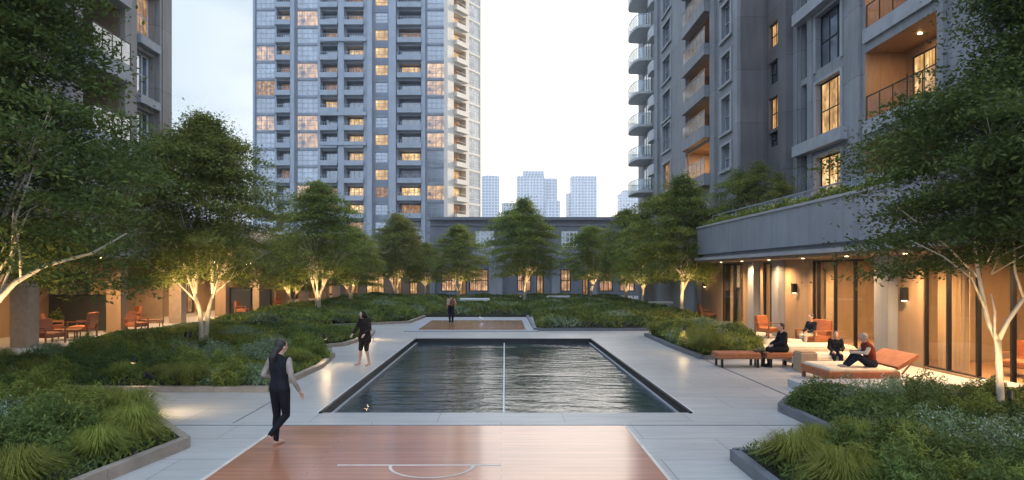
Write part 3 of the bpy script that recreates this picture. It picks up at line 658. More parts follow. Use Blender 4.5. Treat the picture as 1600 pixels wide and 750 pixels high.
# front edge lights over the paving
for i in (3,4,5,6):
    y = piers[i]-1.6; m = MB(); m.cyl(XL+0.1,y,3.42,3.447,0.09,14); dl = obj('downlight', m, E_LAMP, lp); down((XL+0.1,y,3.38),850,dl)
lt = thing('apartment_tower', 'brown grey apartment block with glass balconies at the left edge', 'building', (-17.6,25,5.7))
XT = -17.5; ft = Fac((XT,0,0),(0,1,0),(1,0,0)); yt = lambda px: YP(px, XT)
wl_ = (yt(212),yt(240)); bl = (yt(125),yt(187))
wr = [(8.7,10.75),(11.5,13.6),(14.45,16.5),(17.3,19.4)]; lr = [(5.9+0.3,8.2),(8.7+0.9-0.9,11.2),(12.1,14.7),(15.6,18.2),(19,21.6)]
lr = [(8.75,11.35),(12.2,14.8),(15.65,18.2),(19,21.6)]
h1 = [(*wl_,*q) for q in wr]; h2 = [(*bl,*q) for q in lr]; m = MB()
ft.wall(m,8,yt(262),5.7,40,h1+h2)
for h in h1: ft.reveal(m,*h,0.35)
ye = yt(262); m.quad((XT,ye,5.7),(XT,ye,40),(XT-14,ye,40),(XT-14,ye,5.7)); obj('wall', m, M_LEFT, lt)
m = MB()
for h in h2: ft.reveal(m,*h,1.8,True)
obj('loggia_lining', m, M_TAND, lt)
for i,h in enumerate(h1): window(ft, lt, *h, 0.3, (E_WIND if i == 2 else M_RG), 3, 2, 0.07, M_WHITE)
for i,h in enumerate(h2):
    s = MB(); ft.box(s,h[0]-0.05,h[1]+0.05,h[2]-0.75,h[2]+0.02,-0.55,-0.003); bo = obj('balcony', s, M_TRIM, lt)
    rl = MB(); zt = h[2]+1.05; ft.box(rl,h[0],h[1],zt,zt+0.04,-0.52,-0.48)
    for k in range(5):
        u = h[0]+0.02+(h[1]-h[0]-0.04)*k/4; ft.box(rl,u-0.02,u+0.02,h[2]+0.02,zt,-0.515,-0.485)
    obj('railing', rl, M_BLACK, bo); gl = MB(); ft.pane(gl,h[0],h[1],h[2]+0.06,zt-0.02,-0.50); obj('glass_panel', gl, M_BALU, bo)
    window(ft, lt, h[0]+0.2,h[0]+1.6,h[2]+0.03,h[3]-0.3,1.75,E_WIND,2,1,0.06,name='balcony_door')
for a,b2 in ((yt(207),yt(188)),(yt(262)-0.9,yt(262)-0.003),(yt(124)-0.8,yt(124)-0.1),(yt(246),yt(243))):
    m = MB(); ft.box(m,min(a,b2),max(a,b2),5.76,40,-0.22,-0.003); obj('pilaster', m, M_LEFT, lt)
for z in (8.0,10.95,13.8,16.7):
    m = MB(); ft.box(m,wl_[0]-0.1,wl_[1]+0.1,z,z+0.4,-0.32,-0.155 if False else -0.003); obj('sill_band', m, M_TRIM, lt)
# ------------------------------------------------------------------ central tower
ct = thing('glass_tower', 'tall blue grey residential tower with lit windows behind the courtyard', 'building', (-22,115,0))
YT = 110.0; X = lambda px: XP(px, YT); FH = 3.0; ZC = 57.0
fc = Fac((0,YT,0),(1,0,0),(0,-1,0))
cols_b = [(433,455),(503,527),(541,568),(623,658)]
cols_g = [(400,430),(464,497),(586,606),(667,697)]
fl_ = range(2,18)
hb = {i:[(X(a),X(b2),k*FH+0.45,k*FH+2.75) for k in fl_] for i,(a,b2) in enumerate(cols_b)}
hg = {i:[(X(a),X(b2),k*FH+(0.25 if i != 2 else 0.7),k*FH+2.85-(0.3 if i == 2 else 0)) for k in fl_] for i,(a,b2) in enumerate(cols_g)}
m = MB(); allh = sum(hb.values(),[])+sum(hg.values(),[]); fc.wall(m,X(397),X(700),0,ZC,allh)
for h in sum(hb.values(),[]): fc.reveal(m,*h,1.6,True)
for h in sum(hg.values(),[]): fc.reveal(m,*h,0.2)
m.quad((X(397),YT,0),(X(397),YT,ZC),(X(397)-1,YT+30,ZC),(X(397)-1,YT+30,0)); m.quad((X(397),YT,ZC),(X(700),YT,ZC),(X(700),YT+30,ZC),(X(397),YT+30,ZC))
obj('wall', m, M_TOW, ct)
rng = random.Random(21)
lit_b = {(2,):0.5}
def shift_copy(src, dz, par):
    c = src.copy(); COL.objects.link(c); c.parent = par; c.location = Vector(src.location)+Vector((0,0,dz))
    for ch in src.children:
        d = ch.copy(); COL.objects.link(d); d.parent = c
        for ch2 in ch.children:
            e2 = ch2.copy(); COL.objects.link(e2); e2.parent = d
    return c
# photo rows of lit windows, by column and floor (counted from y in the picture)
def kf(py): return int(round((ZP(py,YT)-1.5)/FH))
lit_rows = {0:[kf(38),kf(70)], 1:[kf(160)], 2:[kf(75),kf(188),kf(212),kf(236),kf(260),kf(312),kf(335)], 3:[kf(236),kf(290),kf(315),kf(105)],
            4:[kf(75),kf(190)], 5:[kf(33),kf(110),kf(190),kf(220),kf(290)], 6:[kf(10),kf(45),kf(77),kf(113),kf(158),kf(228),kf(285)], 7:[kf(120),kf(145),kf(196),kf(230),kf(312)]}
def is_lit(ci, k): return k in lit_rows.get(ci, [])
for i,(a,b2) in enumerate(cols_b):
    protob = None; pw = {}
    for k in fl_:
        h = hb[i][k-2]
        if protob is None:
            s = MB(); fc.box(s,h[0]-0.15,h[1]+0.15,h[2]-0.35,h[2]+0.02,-1.0,-0.003); fc.box(s,h[0]-0.15,h[1]+0.15,h[2]+0.02,h[2]+0.50,-1.0,-0.92)
            protob = obj('balcony', s, M_TOWP, ct)
            rl = MB(); fc.box(rl,h[0]-0.12,h[1]+0.12,h[2]+1.0,h[2]+1.05,-0.98,-0.94)
            for q in range(8): u = h[0]-0.1+(h[1]-h[0]+0.2)*q/7; fc.box(rl,u-0.03,u+0.03,h[2]+0.5,h[2]+1.0,-0.975,-0.945)
            obj('railing', rl, M_TOWP, protob)
        else: shift_copy(protob, (k-2)*FH, ct)
        L_ = is_lit(i,k); key = ('lit' if L_ else ('dim' if rng.random() < 0.35 else 'dark'))
        if key not in pw: pw[key] = (window(fc, ct, h[0]+0.25,h[1]-0.25,h[2]+0.05,h[3]-0.15,1.5,{'lit':E_WINT,'dim':E_WIND,'dark':M_TG}[key],3,1,0.09,M_TOWP,name='balcony_door'), k)
        else: shift_copy(pw[key][0], (k-pw[key][1])*FH, ct)
for i,(a,b2) in enumerate(cols_g):
    pw = {}
    for k in fl_:
        h = hg[i][k-2]; L_ = is_lit(4+i,k); key = 'lit' if L_ else ('dim' if rng.random() < 0.08 else 'dark')
        if key not in pw: pw[key] = (window(fc, ct, *h, 0.15,{'lit':(E_WINT if i == 2 else E_TG),'dim':E_WIND,'dark':M_TG}[key],(4 if i != 2 else 2),3,0.09,M_TOWP), k)
        else: shift_copy(pw[key][0], (k-pw[key][1])*FH, ct)
for a,b2,d in ((456,462,0.9),(498,502,0.6),(530,539,0.8),(569,575,0.5),(576,583,1.2),(609,620,1.2),(659,665,0.7),(431,433,0.3),(396,399,0.3)):
    m = MB(); fc.box(m,X(a),X(b2),0,ZC+1,-d,-0.003); obj('pier', m, M_TOWP, ct)
for py in (65,180,452/2):
    m = MB(); z = ZP(py,YT); fc.box(m,X(503),X(575),z-0.3,z+0.3,-1.25,-1.02); obj('string_course', m, M_TOWP, ct)
# right-hand wing, chamfered to catch the sun; sunlit glow put into its cream colour
P0 = Vector((X(700),YT-1.0,0)); P1 = Vector((XP(752,117),117,0)); uu = (P1-P0).normalized(); nn = Vector((uu.y,-uu.x,0))
fk = Fac(P0, uu, nn); LN = (P1-P0).length
pos = lambda px: min(LN, max(0,(lambda t: t)(((px-HX)/F*P0.y-P0.x)/(uu.x-(px-HX)/F*uu.y))))
ub = (pos(709),pos(728)); ug = (pos(733),pos(750))
hb2 = [(*ub,k*FH+0.45,k*FH+2.75) for k in fl_]; hg2 = [(*ug,k*FH+0.2,k*FH+2.9) for k in fl_]
m = MB(); fk.wall(m,0,LN,0,ZC,hb2+hg2)
for h in hb2: fk.reveal(m,*h,1.4,True)
for h in hg2: fk.reveal(m,*h,0.15)
m.quad((P1.x,P1.y,0),(P1.x,P1.y,ZC),(P1.x-3,P1.y+22,ZC),(P1.x-3,P1.y+22,0)); m.box(P0.x-0.6,P0.x+0.05,YT-1.2,YT+1,0,ZC+1)
obj('wing_wall', m, M_CREAM, ct)
pb = None; pw = {}
for k in fl_:
    h = hb2[k-2]
    if pb is None:
        s = MB(); fk.box(s,h[0],h[1],h[2]-0.3,h[2]+0.5,-0.7,-0.003); pb = obj('balcony', s, M_CREAM, ct)
        rl = MB(); fk.box(rl,h[0],h[1],h[2]+0.95,h[2]+1.0,-0.68,-0.64); obj('railing', rl, M_CREAM, pb)
    else: shift_copy(pb,(k-2)*FH,ct)
    key = 'lit' if kf(36) == k or kf(62) == k or kf(95) == k or kf(275) == k or kf(315) == k else 'dim'
    if key not in pw: pw[key] = (window(fk, ct, h[0]+0.2,h[1]-0.2,h[2]+0.05,h[3]-0.1,1.3,E_WINT if key == 'lit' else E_WIND,3,1,0.09,M_CREAM,name='balcony_door'),k)
    else: shift_copy(pw[key][0],(k-pw[key][1])*FH,ct)
    h = hg2[k-2]
    if 'g' not in pw: pw['g'] = (window(fk, ct, *h, 0.1, M_PG, 4, 3, 0.09, M_CREAM), k)
    else: shift_copy(pw['g'][0],(k-pw['g'][1])*FH,ct)
# ------------------------------------------------------------------ low building closing the courtyard
YL = 78.0; XX = lambda px: XP(px, YL); ZZ = lambda py: ZP(py, YL)
lb_ = thing('low_building', 'two storey dark grey building closing the far end of the courtyard', 'building', (8,YL,0))
f = Fac((0,YL,0),(1,0,0),(0,-1,0))
up = [(743,772),(877,903),(1015,1043)]; upw = [(XX(a),XX(b2),ZZ(387),ZZ(361)) for a,b2 in up]
gw = [(689,713),(733,763),(808,830),(876,892),(936,958),(968,992),(1005,1035)]; gwh = [(XX(a),XX(b2),0.5,ZZ(421)) for a,b2 in gw]
dr = [(XX(717),XX(729),0.02,ZZ(424)),(XX(838),XX(850),0.02,ZZ(424)),(XX(910),XX(920),0.02,ZZ(424))]
m = MB(); f.wall(m,XX(672),34,0,ZZ(341),upw+gwh+dr)
for h in upw+gwh+dr: f.reveal(m,*h,0.3)
m.quad((XX(672),YL,0),(XX(672),YL,ZZ(341)),(XX(672),YL+14,ZZ(341)),(XX(672),YL+14,0)); m.quad((XX(672),YL,ZZ(341)),(34,YL,ZZ(341)),(34,YL+14,ZZ(341)),(XX(672),YL+14,ZZ(341)))
obj('wall', m, M_LOW, lb_)
m = MB(); f.box(m,XX(671),34.1,ZZ(344),ZZ(339.5),-0.55,-0.003); f.box(m,XX(672),34,ZZ(353),ZZ(350.5),-0.2,-0.003); obj('cornice', m, M_LOW, lb_)
for h in upw:
    wn = window(f, lb_, *h, 0.1, M_DG, 4, 3, 0.22, M_WHITE)
    m = MB(); f.box(m,h[0]-0.2,h[1]+0.2,h[2]-0.3,h[2],-0.25,-0.003); obj('sill', m, M_TRIM, wn)
for h in gwh: window(f, lb_, *h, 0.2, E_SHOP, 3, 2, 0.12, M_BLACK)
for h in dr: window(f, lb_, *h, 0.2, E_WIND, 2, 1, 0.12, M_BLACK, name='door')
for a,b2 in ((764,785),(862,874),(730.5,732),(672,680),(922,932)):
    m = MB(); f.box(m,XX(a),XX(b2),0,ZZ(396),-0.5,-0.003); obj('pier', m, M_CONC, lb_)
m = MB(); f.box(m,XX(737),XX(768),ZZ(404),ZZ(391),-0.9,-0.502); f.box(m,XX(870),XX(905),ZZ(404),ZZ(391),-0.9,-0.502); f.box(m,XX(676),34,ZZ(408),ZZ(404),-0.7,-0.502); obj('canopy', m, M_FASC, lb_)
# brown lobby wing between left colonnade and low building
lw = thing('lobby_wing', 'single storey brown lobby wing beneath the central tower', 'building', (-13,79.5,0))
f = Fac((0,79.5,0),(1,0,0),(0,-1,0)); hs = [(XP(a,79.5),XP(b2,79.5),0.1,3.2) for a,b2 in ((500,520),(545,560),(572,600),(614,628),(640,652))]
m = MB(); f.wall(m,-30,XX(672)-0.01,0,5.4,hs)
for h in hs: f.reveal(m,*h,0.25)
m.quad((-30,79.5,5.4),(XX(672),79.5,5.4),(XX(672),95,5.4),(-30,95,5.4)); obj('wall', m, M_TAND, lw)
for i,h in enumerate(hs): window(f, lw, *h, 0.2, (E_WIND if i%2 else E_WIN), 3, 1, 0.1)
m = MB(); f.box(m,-30,XX(671),5.2,5.5,-0.4,-0.003); obj('cornice', m, M_LOW, lw)
# ------------------------------------------------------------------ distant skyline
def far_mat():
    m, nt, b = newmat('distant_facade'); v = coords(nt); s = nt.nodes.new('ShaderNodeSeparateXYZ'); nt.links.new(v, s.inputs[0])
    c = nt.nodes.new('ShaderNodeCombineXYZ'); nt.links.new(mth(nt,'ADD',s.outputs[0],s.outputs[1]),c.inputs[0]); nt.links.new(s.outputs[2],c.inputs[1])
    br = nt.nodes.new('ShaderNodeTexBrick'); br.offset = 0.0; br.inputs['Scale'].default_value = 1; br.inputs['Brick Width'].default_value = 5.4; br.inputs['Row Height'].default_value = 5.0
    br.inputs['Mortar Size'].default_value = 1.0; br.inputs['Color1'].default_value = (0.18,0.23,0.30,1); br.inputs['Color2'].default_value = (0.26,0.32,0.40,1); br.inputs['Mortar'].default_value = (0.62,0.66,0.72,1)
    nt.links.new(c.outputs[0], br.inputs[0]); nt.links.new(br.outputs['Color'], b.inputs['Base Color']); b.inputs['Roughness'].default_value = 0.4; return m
M_FAR = far_mat()
YF = 1100.0
def skyscraper(label, boxes, Yd):
    x0 = XP(boxes[0][0], Yd); t = thing('distant_tower', label, 'skyscraper', (x0,Yd,0), 'towers of the hazy skyline')
    for i,(a,b2,top,dy,nm) in enumerate(boxes):
        m = MB(); m.box(XP(a,Yd),XP(b2,Yd),Yd+dy,Yd+dy+25,0,ZP(top,Yd)); n = 6
        for q in range(n+1):
            x = XP(a,Yd)+(XP(b2,Yd)-XP(a,Yd))*q/n; m.box(x-0.5,x+0.5,Yd+dy-0.8,Yd+dy-0.01,0,ZP(top,Yd)+1)
        m.box(XP(a,Yd)-0.6,XP(b2,Yd)+0.6,Yd+dy-1,Yd+dy+26,ZP(top,Yd)+0.01,ZP(top,Yd)+2.0)
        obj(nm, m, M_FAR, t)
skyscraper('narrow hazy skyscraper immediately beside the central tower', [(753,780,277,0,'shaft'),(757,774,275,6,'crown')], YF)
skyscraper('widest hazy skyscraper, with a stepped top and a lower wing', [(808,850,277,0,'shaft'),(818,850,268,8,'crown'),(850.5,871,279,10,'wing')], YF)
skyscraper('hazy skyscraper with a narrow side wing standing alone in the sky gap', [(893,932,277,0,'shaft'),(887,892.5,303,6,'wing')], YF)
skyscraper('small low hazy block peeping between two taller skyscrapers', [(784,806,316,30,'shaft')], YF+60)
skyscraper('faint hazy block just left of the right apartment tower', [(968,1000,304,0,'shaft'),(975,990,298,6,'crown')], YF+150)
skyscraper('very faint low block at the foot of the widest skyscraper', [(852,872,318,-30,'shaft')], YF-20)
# ------------------------------------------------------------------ foliage tools
def rhomb_mesh(name, C, S, D1, D2, mat, parent=None, loc=(0,0,0), asp=0.42):
    """C centres (n,3); S sizes; D1 long axis, D2 short axis unit arrays. rhombus leaves"""
    n = len(C); V = np.empty((n,4,3), np.float32)
    V[:,0] = C-D1*S[:,None]; V[:,1] = C+D2*(S*asp)[:,None]; V[:,2] = C+D1*S[:,None]; V[:,3] = C-D2*(S*asp)[:,None]
    V = V.reshape(-1,3)-np.array(loc, np.float32)
    me = bpy.data.meshes.new(name); me.vertices.add(4*n); me.vertices.foreach_set('co', V.ravel())
    me.loops.add(4*n); me.loops.foreach_set('vertex_index', np.arange(4*n, dtype=np.int32)); me.polygons.add(n)
    me.polygons.foreach_set('loop_start', np.arange(0,4*n,4,dtype=np.int32)); me.update(calc_edges=True); me.validate()
    me.materials.append(mat); o = bpy.data.objects.new(name, me); COL.objects.link(o)
    if parent is not None: o.parent = parent
    else: o.location = loc
    return o
def unit(a): return a/np.maximum(np.linalg.norm(a,axis=1,keepdims=True),1e-6)
def rand_axes(n, rng, up=0.5):
    nrm_ = unit(rng.normal(size=(n,3))+np.array([0,0,up*3])); d1 = unit(np.cross(nrm_, rng.normal(size=(n,3)))); d2 = np.cross(nrm_, d1); return d1, d2
def tree_geo(seed, H, Rr, zb, stems=3, nclump=420, per=110, leaf=0.075, split=1.9, tw=0.085, lean=(0,0), squash=1.0, stem_sp=0.16, nlimb=None, wide=None, shift=None):
    """trunk MB and crown arrays in local coordinates"""
    rg = np.random.default_rng(seed); rr = random.Random(seed)
    def prof(t): return (0.80+0.2*(t/0.28)) if t < 0.28 else max(0.0,1-((t-0.28)/0.72)**2.0)**0.64
    # uneven lobes around the crown
    ph = [rr.uniform(0,6.28) for _ in range(6)]
    def lob(a, t): return 1+0.13*math.sin(2*a+ph[0]+t*3)+0.10*math.sin(3*a+ph[1]-t*5)+0.07*math.sin(5*a+ph[2]+t*7)
    tips = []; C = []
    for i in range(nclump):
        t = rr.random()**0.95; a = rr.uniform(0,2*math.pi); q = rr.random()**0.42
        rad_ = Rr*prof(t)*lob(a,t)*q*rr.uniform(0.84,1.14)*(wide(t) if wide else 1)
        z = zb+(H-zb)*t
        nv = mnoise.noise(Vector((math.cos(a)*rad_*0.75+seed, math.sin(a)*rad_*0.75, z*0.95)))
        if nv > 0.12 and q > 0.45 and t > 0.06: continue      # bays and gaps in the crown
        if nv < -0.30 and q > 0.75: rad_ *= rr.uniform(1.0,1.16)   # sprays that stick out
        if q > 0.5: z = zb+(H-zb)*0+round((z-zb)/0.62)*0.62+rr.gauss(0,0.10)+0.12*math.sin(a*2+seed)
        z -= 0.25*q*Rr*0.25          # outer sprays droop
        C.append((lean[0]*t+(shift(t) if shift else 0)+rad_*math.cos(a), lean[1]*t+rad_*math.sin(a)*squash, z, q, a))
    C = np.array(C)
    pts = []; 
    nclump = len(C); cs = rg.uniform(0.55,1.25,size=nclump)
    for i in range(nclump):
        n = int(per*cs[i]); x = rg.normal(size=(n,3))*np.array([0.44,0.30,0.10])*cs[i]*(Rr/3.0)**0.5
        a = C[i,4]; tilt = -0.28*C[i,3]
        z = x[:,2]+x[:,0]*tilt - 0.10*np.abs(x[:,1])
        X_ = x[:,0]*math.cos(a)-x[:,1]*math.sin(a); Y_ = x[:,0]*math.sin(a)+x[:,1]*math.cos(a)
        pts.append(np.stack([X_+C[i,0],Y_+C[i,1],z+C[i,2]],1))
    P = np.concatenate(pts); n = len(P); S = rg.uniform(0.6,1.25,n)*leaf; d1,d2 = rand_axes(n, rg, 0.55)
    m = MB(); limbs = MB()
    top = zb+(H-zb)*0.55
    for s_ in range(stems):
        a = 2*math.pi*s_/stems+rr.uniform(-.4,.4)+0.5; bx, by = stem_sp*0.45*math.cos(a), stem_sp*0.45*math.sin(a)
        sx, sy = bx*2.6+0.12*math.cos(a), by*2.6+0.12*math.sin(a); r0 = tw*(1.0 if stems > 1 else 1.35)*rr.uniform(0.85,1.1)
        p = [(bx,by,-0.1),(bx*1.2+rr.uniform(-.02,.02),by*1.2,split*0.33),(bx*1.7+rr.uniform(-.03,.03),by*1.7+rr.uniform(-.03,.03),split*0.68),(sx,sy,split)]
        m.tube(p,[r0*1.35,r0,r0*0.88,r0*0.8],10)
        nl = nlimb or (5 if stems > 1 else 9)
        for k in range(nl):
            aa = a+rr.uniform(-1.25,1.25) if stems > 1 else 2*math.pi*k/nl+rr.uniform(-.3,.3)
            ro = Rr*rr.uniform(0.35,0.8); ze = zb+(H-zb)*rr.uniform(0.05,0.5)
            st = (sx,sy,split) if rr.random() < 0.6 else (p[2][0]*0.3+sx*0.7,p[2][1]*0.3+sy*0.7,split*0.87)
            e1 = (st[0]+ro*0.30*math.cos(aa), st[1]+ro*0.30*math.sin(aa), st[2]+(ze-st[2])*0.40+rr.uniform(-.05,.1))
            e2 = (st[0]+ro*0.62*math.cos(aa+0.12), st[1]+ro*0.62*math.sin(aa+0.12), st[2]+(ze-st[2])*0.74)
            e3 = (st[0]+ro*math.cos(aa), st[1]+ro*math.sin(aa), ze+0.3)
            rl = r0*rr.uniform(0.34,0.52)
            m.tube([st,e1,e2,e3],[rl,rl*0.8,rl*0.5,rl*0.2],7)
            for q in range(7):
                b0 = [e1,e2,e1,e2][q%4]; ab = aa+rr.uniform(-1.1,1.1); l_ = Rr*rr.uniform(0.2,0.42)
                mid = (b0[0]+l_*0.5*math.cos(ab), b0[1]+l_*0.5*math.sin(ab), b0[2]+l_*0.42); en = (b0[0]+l_*math.cos(ab), b0[1]+l_*math.sin(ab), b0[2]+l_*0.6+0.1)
                m.tube([b0,mid,en],[rl*0.42,rl*0.28,rl*0.1],5)
        m.tube([(sx,sy,split),(sx*0.7,sy*0.7,split+(H-split)*0.4),(rr.uniform(-.2,.2),rr.uniform(-.2,.2),H*0.88)],[r0*0.7,r0*0.4,r0*0.1],7)
    return m, (P,S,d1,d2)
L_TREE_SHADE = leaf_mat('dark_tree_leaf', (0.075,0.115,0.027), (0.14,0.175,0.045), (0.045,0.072,0.018), 0.35)  # darker copy of the tree leaf: shade put into the two near crowns
def plant_tree(name, label, loc, geo, rot=0, group=None, leafmat=None, cat='tree'):
    t = thing(name, label, cat, loc, group); m, (P,S,d1,d2) = geo
    me = MB(); me.v = [(x+loc[0],y+loc[1],z+loc[2]) for x,y,z in m.v]; me.f = m.f
    obj('trunk', me, M_BARK, t, smooth=True); rhomb_mesh('crown', P, S, d1, d2, leafmat or L_TREE, t); t.rotation_euler.z = rot; return t
M_LENS = emis_mat('soft_lens', (1.0,0.75,0.42), 1.2, False)
def uplight(loc, target, power=70, size=R(105), lab='small black garden spotlight at the foot of a tree', blend=0.8, soft=0.05):
    t = thing('garden_spotlight', lab, 'light', loc, 'garden spotlights at the tree feet')
    d = (Vector(target)-Vector(loc)).normalized(); m = MB(); p = Vector(loc)+Vector((0,0,0.12))
    m.bar(loc, p, 0.02); obj('spike', m, M_BLACK, t); m = MB(); m.tube([p, p+d*0.11],[0.035,0.045],12); obj('lamp_head', m, M_BLACK, t)
    m = MB(); m.tube([p+d*0.112, p+d*0.116],[0.038,0.038],12); obj('lens', m, M_LENS, t)
    m = MB(); m.tube([p+d*0.10,p+d*0.17],[0.047,0.052],12,cap=False); obj('hood', m, M_BLACK, t)
    l = bpy.data.lights.new('light_source','SPOT'); l.energy = power; l.color = (1.0,0.68,0.33); l.spot_size = size; l.spot_blend = blend; l.shadow_soft_size = soft
    o = bpy.data.objects.new('light_source', l); COL.objects.link(o); o.parent = t; o.location = p+d*(0.14 if soft < 0.1 else 0.2)-Vector(loc); o.rotation_euler = (-d).to_track_quat('Z','Y').to_euler(); return t
# big near trees, each its own geometry
T2x, T2y = -10.9, 23.5
plant_tree('courtyard_tree','large spreading tree with twin pale trunks in the left bed, left of the walking people',(T2x,T2y,0.1), tree_geo(5,8.1,2.95,2.7,2,1400,130,0.060,1.9,0.085,nlimb=5))
T1 = (-11.3,13.2,0.1)
g1 = tree_geo(9,11.8,3.7,2.9,2,1900,150,0.066,1.7,0.11,wide=lambda t: 1.0 if t < 0.33 else max(0.66,1.0-(t-0.33)*4.5))
g1[0].tube([(0.1,0,0.9),(0.55,-0.15,1.45),(0.96,-0.2,2.0),(1.5,-0.3,2.5),(2.1,-0.3,2.84),(3.0,-0.2,3.1),(3.7,-0.2,3.5)],[0.075,0.07,0.062,0.052,0.042,0.026,0.01],9)
g1[0].tube([(1.1,-0.22,2.15),(1.3,-0.1,2.9),(1.36,-0.1,3.8),(1.7,0,5.0)],[0.035,0.03,0.024,0.01],7)
g1[0].tube([(1.62,-0.3,2.55),(1.75,-0.5,3.1),(1.7,-0.6,3.9)],[0.026,0.02,0.008],6)
g1[0].tube([(0.5,-0.15,1.4),(0.7,-0.5,2.3),(1.1,-0.9,3.0),(1.4,-1.2,3.6)],[0.04,0.033,0.024,0.01],7)
plant_tree('courtyard_tree','tallest dark tree filling the left edge of the picture',T1,g1,leafmat=L_TREE_SHADE)
T12 = (9.52,12.2,0.1)
g12 = tree_geo(12,10.8,2.75,3.0,1,1700,150,0.056,1.45,0.062,nlimb=4,wide=lambda t: 1.0 if t < 0.38 else max(0.72,1.0-(t-0.38)*3),shift=lambda t: 0.2 if t < 0.36 else min(1.5,0.2+(t-0.36)*9))
g12[0].v.clear(); g12[0].f.clear()
A12 = g12[0]
A12.tube([(0.02,0,-0.1),(0.0,0,0.3),(-0.03,0,0.9),(-0.04,0.02,1.42)],[0.085,0.066,0.060,0.058],12)
A12.tube([(-0.04,0.02,1.38),(-0.20,0.05,1.75),(-0.27,0.05,2.1),(-0.36,0.1,2.75),(-0.46,0.1,3.5),(-0.3,0.1,4.6)],[0.046,0.043,0.038,0.032,0.024,0.01],9)
A12.tube([(-0.04,0.02,1.38),(0.14,0.0,1.78),(0.42,-0.05,2.25),(0.62,-0.1,2.9),(0.8,0,3.9),(1.2,0,6.5)],[0.046,0.042,0.038,0.032,0.026,0.01],9)
A12.tube([(-0.03,0.0,1.1),(-0.16,-0.05,1.5),(-0.15,-0.06,1.95),(-0.26,-0.1,2.3)],[0.026,0.026,0.022,0.012],8)
A12.tube([(0.40,-0.05,2.22),(0.2,-0.1,2.7),(0.15,-0.1,3.6),(0.5,0,5.2),(0.9,0,7.5)],[0.026,0.024,0.022,0.018,0.008],8)
A12.tube([(-0.25,0.05,2.0),(-0.7,-0.2,2.6),(-1.3,-0.3,3.0),(-1.9,-0.3,3.3)],[0.024,0.02,0.014,0.006],7)
A12.tube([(-0.34,0.1,2.6),(-0.9,0.3,3.3),(-1.6,0.4,3.9),(-2.1,0.4,4.3)],[0.024,0.02,0.014,0.006],7)
A12.tube([(0.5,-0.08,2.5),(1.1,0.1,3.1),(1.8,0.2,3.6)],[0.026,0.018,0.006],7)
rb12 = random.Random(5)
for k_ in range(26):
    a_ = rb12.uniform(0,6.28); z_ = rb12.uniform(2.5,5.5); r_ = rb12.uniform(0.7,1.9); A12.tube([(-0.2+0.15*math.cos(a_),0.1*math.sin(a_),z_),(r_*0.5*math.cos(a_),r_*0.5*math.sin(a_),z_+0.35),(r_*math.cos(a_),r_*math.sin(a_),z_+rb12.uniform(0.3,0.9))],[0.014,0.010,0.004],5)
plant_tree('courtyard_tree','tall dark tree with a pale forked trunk in the near right bed',T12,g12,leafmat=L_TREE_SHADE)
protos = [tree_geo(31,8.2,2.7,2.6,3,800,90,0.085,1.8,0.10), tree_geo(32,8.0,2.7,2.5,2,800,90,0.085,1.7,0.10), tree_geo(33,7.6,2.5,2.5,1,620,90,0.085,1.7,0.09)]
tl = [ # px, Y, proto, scale, zscale, rot, label
 (497,41.5,0,1.02,1.00,0.4,'rounded tree with lit trunks directly behind the large left tree'),
 (548,52.0,1,0.92,0.86,1.9,'smaller tree half hidden at the right of the rounded left tree'),
 (457,47.0,1,0.80,0.85,2.9,'slim lit tree at the left of the rounded left tree'),
 (618,62.0,1,1.05,0.98,2.2,'tree at the far left corner of the planting, left of the small half hidden tree'),
 (664,68.0,2,0.86,0.90,0.9,'small tree half hidden behind its neighbour in the far row'),
 (716,62.0,0,0.95,0.92,3.2,'rounded tree in front of the low building, left of the tallest far tree'),
 (819,57.0,1,1.16,0.98,4.2,'tallest far tree standing in the middle of the courtyard end'),
 (922,62.0,2,1.05,0.90,5.1,'rounded tree in front of the low building, right of the tallest far tree'),
 (978,58.0,0,0.98,1.02,1.2,'tree between the far rounded tree and the dark right hand tree'),
 (1003,49.0,2,0.90,1.00,0.3,'slim tree tucked left of the dark right hand tree'),
 (1065,37.8,1,1.07,0.96,3.6,'broad dark tree with a pale trunk at the end of the right canopy'),
 (1120,45.0,0,0.95,1.02,5.5,'dark tree behind the end of the right canopy'),
]
first = {}
for px,Y,pi,sc,zs,rt_,lab in tl:
    loc = (XP(px,Y),Y,0.05)
    if pi not in first: t = plant_tree('courtyard_tree',lab,loc,protos[pi]); first[pi] = t
    else: t = copy_tree(first[pi]); t.location = loc; t['label'] = lab
    t.rotation_euler.z = rt_; t.scale = (sc,sc,sc*zs)
    uplight((loc[0]+0.35,loc[1]-1.6,0.45),(loc[0],loc[1],3.4),(600 if Y < 50 else 330), lab='black garden spotlight in the planting at the foot of the '+{497:'rounded left tree',548:'half hidden left tree',457:'slim left tree',618:'far left corner tree',664:'small far tree',716:'rounded far tree',819:'tallest far tree',922:'right rounded far tree',978:'far right tree',1003:'slim right tree',1065:'broad canopy end tree',1120:'dark tree behind the canopy'}[px])
uplight((T2x+0.3,T2y-1.7,0.50),(T2x,T2y,3.2),600,lab='black garden spotlight in front of the large twin trunked tree')
uplight((T2x-0.9,T2y+0.4,0.30),(T2x,T2y,3.2),800,lab='black garden spotlight behind the large twin trunked tree')
uplight((T1[0]+0.9,T1[1]-0.9,0.35),(T1[0]+1.3,T1[1],4.2),650,lab='black garden spotlight under the tallest left tree')
uplight((T12[0]-0.6,T12[1]-1.0,0.45),(T12[0],T12[1],1.6),210,lab='black garden spotlight by the forked trunk in the near right bed')
